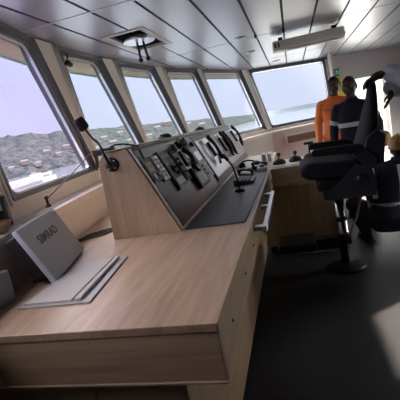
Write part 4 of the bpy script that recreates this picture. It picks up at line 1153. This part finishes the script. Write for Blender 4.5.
# person at the right edge leaning both arms on the chair's headrest
base = (1.16, 3.52, 0)
f = V(-1, .05, 0).normalized(); s = f.cross(VZ)        # s points to +y (their right)
def at(x, y, z): return Vector(base) + s * x + f * y + VZ * z
J = dict(shR=at(.18, .06, 1.46), shL=at(-.18, .06, 1.46), elR=V(.90, 3.80, 1.46), elL=V(.93, 3.36, 1.475), wrR=V(.79, 3.56, 1.47), wrL=V(.77, 3.50, 1.590),
         hpR=at(.10, 0, .93), hpL=at(-.10, 0, .93), knR=at(.11, .02, .5), knL=at(-.11, .02, .5), anR=at(.115, -.02, .10), anL=at(-.115, -.02, .10), toR=at(.13, .12, .035), toL=at(-.13, .12, .035))
T_ = [(at(0, -.04, .86), s, f, .165, .125), (at(0, -.03, .98), s, f, .175, .125), (at(0, .0, 1.12), s, f, .165, .12), (at(0, .04, 1.28), s, f, .185, .13), (at(0, .06, 1.41), s, f, .19, .115), (at(0, .065, 1.48), s, f, .13, .085), (at(0, .07, 1.515), s, f, .075, .066)]
hands = [(J['wrR'], V(-.28, -.25, -.95), V(-.9, .1, .2), 1, .35), (J['wrL'], V(-1, .25, -.12), V(-.1, .0, -1), 1, .62, 1.32)]
root, su, hd = person('person at the right edge in pale striped sleeves and dark vest, leaning on the headrest', base, J, T_, at(0, .12, 1.66), f, VZ, hands, ('striped_shirt', M['sky_shirt']), 1., thick=1.5, trousers=M['navy'])
b = MB(); loft(b, [(c, s_, f_, w + .012, d + .012) for c, s_, f_, w, d in T_[1:6]]); limb(b, [J['shL'], J['shL'].lerp(J['elL'], .2)], [.094, .088]); limb(b, [J['shR'], J['shR'].lerp(J['elR'], .2)], [.094, .088]); finish(b, 'dark_vest', M['navy'], root, .011, 5)
for K in 'LR':
    d = J['wr' + K] - J['el' + K]
    for t in (.25, .62): ring_band('sleeve_stripe', J['el' + K] + d * t, d, .078 - .016 * t, .016, su, M['stripe'])

# ------------------------------------------------------------------ outside: sea, shores, harbour
ZSEA = -12.
b = MB(); n = 48; rr = [3., 200., 6000.]
for a0 in range(n):
    A0, A1 = 2 * math.pi * a0 / n, 2 * math.pi * (a0 + 1) / n
    for r0, r1 in zip([30, 300], [300, 7000]):
        b.face([(r0 * math.cos(A0), r0 * math.sin(A0), ZSEA), (r1 * math.cos(A0), r1 * math.sin(A0), ZSEA), (r1 * math.cos(A1), r1 * math.sin(A1), ZSEA), (r0 * math.cos(A1), r0 * math.sin(A1), ZSEA)])
tag(b.build('sea', M['sea'], loc=(0, 0, ZSEA)), 'calm grey blue sea outside the windows', 'sea', kind='structure')

def pol(az, r, z): return Vector((r * math.sin(R(az)), r * math.cos(R(az)), z))
def interp(tab, x):
    for (x0, *v0), (x1, *v1) in zip(tab, tab[1:]):
        if x0 <= x <= x1:
            t = (x - x0) / (x1 - x0); return [a + (c - a) * t for a, c in zip(v0, v1)]
    return list(tab[0][1:] if x < tab[0][0] else tab[-1][1:])
# azimuth: shoreline distance, ridge distance, ridge elevation angle
SHORE = [(-75, 370, 520, 3.6), (-45, 380, 540, 3.6), (-38, 380, 540, 3.5), (-36.5, 380, 540, 3.35), (-33, 400, 570, 2.95), (-30, 430, 600, 2.65), (-27.4, 480, 660, 2.45), (-23.4, 560, 750, 2.1), (-20, 620, 820, 1.75), (-16.7, 700, 900, 1.5), (-13.7, 780, 980, 1.1), (-8, 950, 1200, .55), (-5, 1250, 1500, .32)]
b = MB(); cols = []
steps = 200
for i in range(steps + 1):
    az = -75 + 70 * i / steps; rs, rt, el = interp(SHORE, az)
    zt = 1.45 + rt * math.tan(R(el)); col = []
    for j in range(13):
        t = j / 12; r = rs + (rt - rs) * t
        h = ZSEA - .5 + (zt - ZSEA) * (t ** .8)
        nz = noise.noise(Vector((az * .55, t * 4, 1.))) * .10 + noise.noise(Vector((az * 2.1, t * 9, 5.))) * .05
        h += nz * (zt - ZSEA) * (1 if j else 0)
        col.append(b.bm.verts.new(pol(az, r, h)))
    col.append(b.bm.verts.new(pol(az, rt * 1.5, ZSEA - 1)))
    cols.append(col)
for a, c in zip(cols, cols[1:]):
    for j in range(13): b.bm.faces.new((a[j], a[j + 1], c[j + 1], c[j])).smooth = True
tag(b.build('wooded_hillside', M['land'], loc=pol(-35, 260, ZSEA)), 'hazy wooded hillside across the harbour through the left windows', 'hillside', kind='structure')
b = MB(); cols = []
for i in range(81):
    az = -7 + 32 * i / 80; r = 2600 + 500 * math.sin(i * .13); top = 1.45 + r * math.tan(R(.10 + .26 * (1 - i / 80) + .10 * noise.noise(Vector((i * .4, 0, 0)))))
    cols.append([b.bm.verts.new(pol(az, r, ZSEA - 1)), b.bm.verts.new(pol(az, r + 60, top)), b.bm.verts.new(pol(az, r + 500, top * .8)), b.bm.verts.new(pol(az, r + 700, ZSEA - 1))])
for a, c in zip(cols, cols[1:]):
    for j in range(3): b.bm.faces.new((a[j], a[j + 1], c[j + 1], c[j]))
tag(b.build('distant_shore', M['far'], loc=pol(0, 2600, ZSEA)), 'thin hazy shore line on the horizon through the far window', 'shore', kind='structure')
b = MB(); P0 = [pol(-52, 215, ZSEA + 1.2), pol(-40, 240, ZSEA + 1.2), pol(-34.5, 300, ZSEA + 1.2), pol(-33.8, 345, ZSEA + 1.2), pol(-40, 285, ZSEA + 1.2), pol(-60, 260, ZSEA + 1.2)]
b.prism(P0, (0, 0, -2.2)); tag(b.build('quay', M['land2'], loc=pol(-42, 170, ZSEA)), 'pale quay along the near shore through the large front window', 'quay', kind='structure')

def shore_pt(az, t):
    rs, rt, el = interp(SHORE, az); zt = 1.45 + rt * math.tan(R(el))
    return pol(az, rs + (rt - rs) * t, ZSEA - .5 + (zt - ZSEA) * (t ** .8))
hs = [(-38.5, .10, 8, 'white', 'pale house at the left shore foot'), (-36.8, .16, 9, 'pink', 'pink house at the foot of the left hillside'), (-35.2, .10, 8, 'white', 'pale house by the water'), (-33.8, .28, 10, 'pink', 'rust roofed house part way up'), (-32.4, .2, 9, 'white', 'pale house above the quay'), (-31.2, .35, 10, 'white', 'pale house'), (-30.0, .18, 11, 'white', 'pale house'),
      (-28.6, .3, 12, 'pink', 'pink house'), (-27.2, .12, 13, 'white', 'white house'), (-26.1, .4, 13, 'white', 'white house'), (-25.0, .2, 14, 'pink', 'pink house'), (-23.8, .5, 14, 'white', 'white house'), (-22.6, .15, 15, 'white', 'white house'), (-21.4, .35, 15, 'pink', 'pink house'), (-20.0, .2, 16, 'white', 'white house'),
      (-18.6, .5, 17, 'white', 'white house'), (-17.2, .7, 22, 'pink', 'large pink house on the ridge'), (-15.6, .3, 18, 'white', 'white house'), (-14.2, .5, 18, 'white', 'white house'), (-12.4, .3, 20, 'pink', 'pink house'), (-10.4, .4, 22, 'white', 'white house')]
for az, t, w, c, lab in hs:
    w *= .6; p = shore_pt(az, t) - VZ * .8; h = w * .62
    where = 'through the large front window' if az < -31.5 else 'behind the gooseneck microphone' if az < -22 else 'above the console rim'
    r = thing('shore_house', p, {'white': 'small pale house with rust roof on the far shore ', 'pink': 'small pink house with rust roof on the far shore '}[c] + where, 'house', c + ' shore houses ' + where)
    a = R(-az); rot = Matrix.Rotation(a, 3, 'Z')
    b = MB(); b.obox(p + VZ * h / 2, (w, w * .7, h), rot); b.build('walls', M['house_white'] if c == 'white' else M['house_pink'], r)
    b = MB(); q = [rot @ Vector(v) + p + VZ * h for v in ((-w * .55, -w * .4, 0), (w * .55, -w * .4, 0), (w * .55, w * .4, 0), (-w * .55, w * .4, 0), (-w * .55, 0, w * .28), (w * .55, 0, w * .28))]
    for fc in ((0, 1, 5, 4), (2, 3, 4, 5), (0, 4, 3), (1, 2, 5), (0, 3, 2, 1)): b.face([q[i] for i in fc])
    b.build('roof', M['roof'], r)
for az, rd, lab in ((-36.0, 345, 'small pale moored boat beyond the quay, left one'), (-34.4, 262, 'small pale moored boat beyond the quay, right one')):
    p = pol(az, rd, ZSEA); r = thing('moored_boat', p, lab, 'boat', 'boats by the quay'); a = Matrix.Rotation(R(-az + 20), 3, 'Z')
    b = MB(); pts = [(-4, -1, 0), (3, -1.1, 0), (5, 0, 0), (3, 1.1, 0), (-4, 1, 0)]
    lo = [a @ Vector((x * .85, y * .8, -.2)) + p for x, y, z in pts]; hi = [a @ Vector((x, y, 1.2)) + p for x, y, z in pts]
    b.face(lo[::-1]); b.face(hi)
    for i in range(5): b.face([lo[i], lo[(i + 1) % 5], hi[(i + 1) % 5], hi[i]])
    b.build('hull', M['hull'], r)
    b = MB(); b.obox(p + a @ Vector((-1, 0, 2.0)), (3, 1.6, 1.7), a, .1); b.build('cabin', M['house_white'], r)

# ------------------------------------------------------------------ daylight
w = bpy.data.worlds.new('sky'); SC.world = w; w.use_nodes = True; nt = w.node_tree; nt.nodes.clear()
out = nt.nodes.new('ShaderNodeOutputWorld'); bg = nt.nodes.new('ShaderNodeBackground')
tc = nt.nodes.new('ShaderNodeTexCoord'); sx = nt.nodes.new('ShaderNodeSeparateXYZ'); nt.links.new(tc.outputs['Generated'], sx.inputs[0])
cr = nt.nodes.new('ShaderNodeValToRGB'); nt.links.new(sx.outputs['Z'], cr.inputs['Fac'])
SKY = [(0.0, (.225, .25, .315)), (.22, (.22, .253, .33)), (.42, (2.6, 2.6, 2.55)), (1.0, (3.6, 3.6, 3.5))]
cr.color_ramp.elements[0].position = SKY[0][0]; cr.color_ramp.elements[1].position = SKY[-1][0]
for p_, c in SKY[1:-1]: cr.color_ramp.elements.new(p_)
for e, (p_, c) in zip(cr.color_ramp.elements, SKY): e.color = (*[v / 4.2 for v in c], 1)
# warm haze around the sun
SUN_AZ, SUN_EL = 52., 33.
sd = Vector((math.sin(R(SUN_AZ)) * math.cos(R(SUN_EL)), math.cos(R(SUN_AZ)) * math.cos(R(SUN_EL)), math.sin(R(SUN_EL))))
dt = nt.nodes.new('ShaderNodeVectorMath'); dt.operation = 'DOT_PRODUCT'; dt.inputs[1].default_value = sd; nt.links.new(tc.outputs['Generated'], dt.inputs[0])
mr = nt.nodes.new('ShaderNodeMapRange'); mr.inputs[1].default_value = .55; mr.inputs[2].default_value = 1.; mr.inputs[3].default_value = 0.; mr.inputs[4].default_value = 1.; nt.links.new(dt.outputs['Value'], mr.inputs[0])
pw = nt.nodes.new('ShaderNodeMath'); pw.operation = 'POWER'; pw.inputs[1].default_value = 1.6; nt.links.new(mr.outputs[0], pw.inputs[0])
mx = nt.nodes.new('ShaderNodeMix'); mx.data_type = 'RGBA'; mx.blend_type = 'ADD'; mx.inputs[0].default_value = 1.
sc_ = nt.nodes.new('ShaderNodeVectorMath'); sc_.operation = 'SCALE'; sc_.inputs[0].default_value = (.35, .30, .23); nt.links.new(pw.outputs[0], sc_.inputs[3])
nt.links.new(cr.outputs['Color'], mx.inputs[6]); nt.links.new(sc_.outputs[0], mx.inputs[7]); nt.links.new(mx.outputs[2], bg.inputs['Color'])
bg.inputs['Strength'].default_value = 4.2
nt.links.new(bg.outputs[0], out.inputs[0])
sl = bpy.data.lights.new('sun', 'SUN'); sl.energy = 7.; sl.color = (1., .82, .66); sl.angle = R(1.)
so = bpy.data.objects.new('sun', sl); COL.objects.link(so); so.rotation_euler = (-sd).to_track_quat('-Z', 'Y').to_euler(); so.location = (8, 8, 8)

# ------------------------------------------------------------------ camera: standing at the end of the desk, tilted
cam = bpy.data.cameras.new('camera'); cam.sensor_fit = 'HORIZONTAL'; cam.sensor_width = 36; cam.lens = 36.; cam.clip_start = .02; cam.clip_end = 20000
co = bpy.data.objects.new('camera', cam); COL.objects.link(co)
RX = Vector((.95865509, .21672502, -.18441987)); DN = Vector((-.13720667, -.21574064, -.9667628)); FW = Vector((-.24930855, .95209571, -.17708474))
m = rotbasis(RX, -DN, -FW).to_4x4(); m.translation = (0, 0, 1.45); co.matrix_world = m
SC.camera = co
SC.view_settings.view_transform = 'Standard'; SC.view_settings.look = 'None'; SC.view_settings.gamma = 1.; SC.view_settings.use_curve_mapping = False
SC.view_settings.exposure = 2.33
SC.cycles.max_bounces = 10; SC.cycles.diffuse_bounces = 5; SC.cycles.glossy_bounces = 4; SC.cycles.transparent_max_bounces = 16
try: SC.cycles.use_denoising = True
except Exception: pass
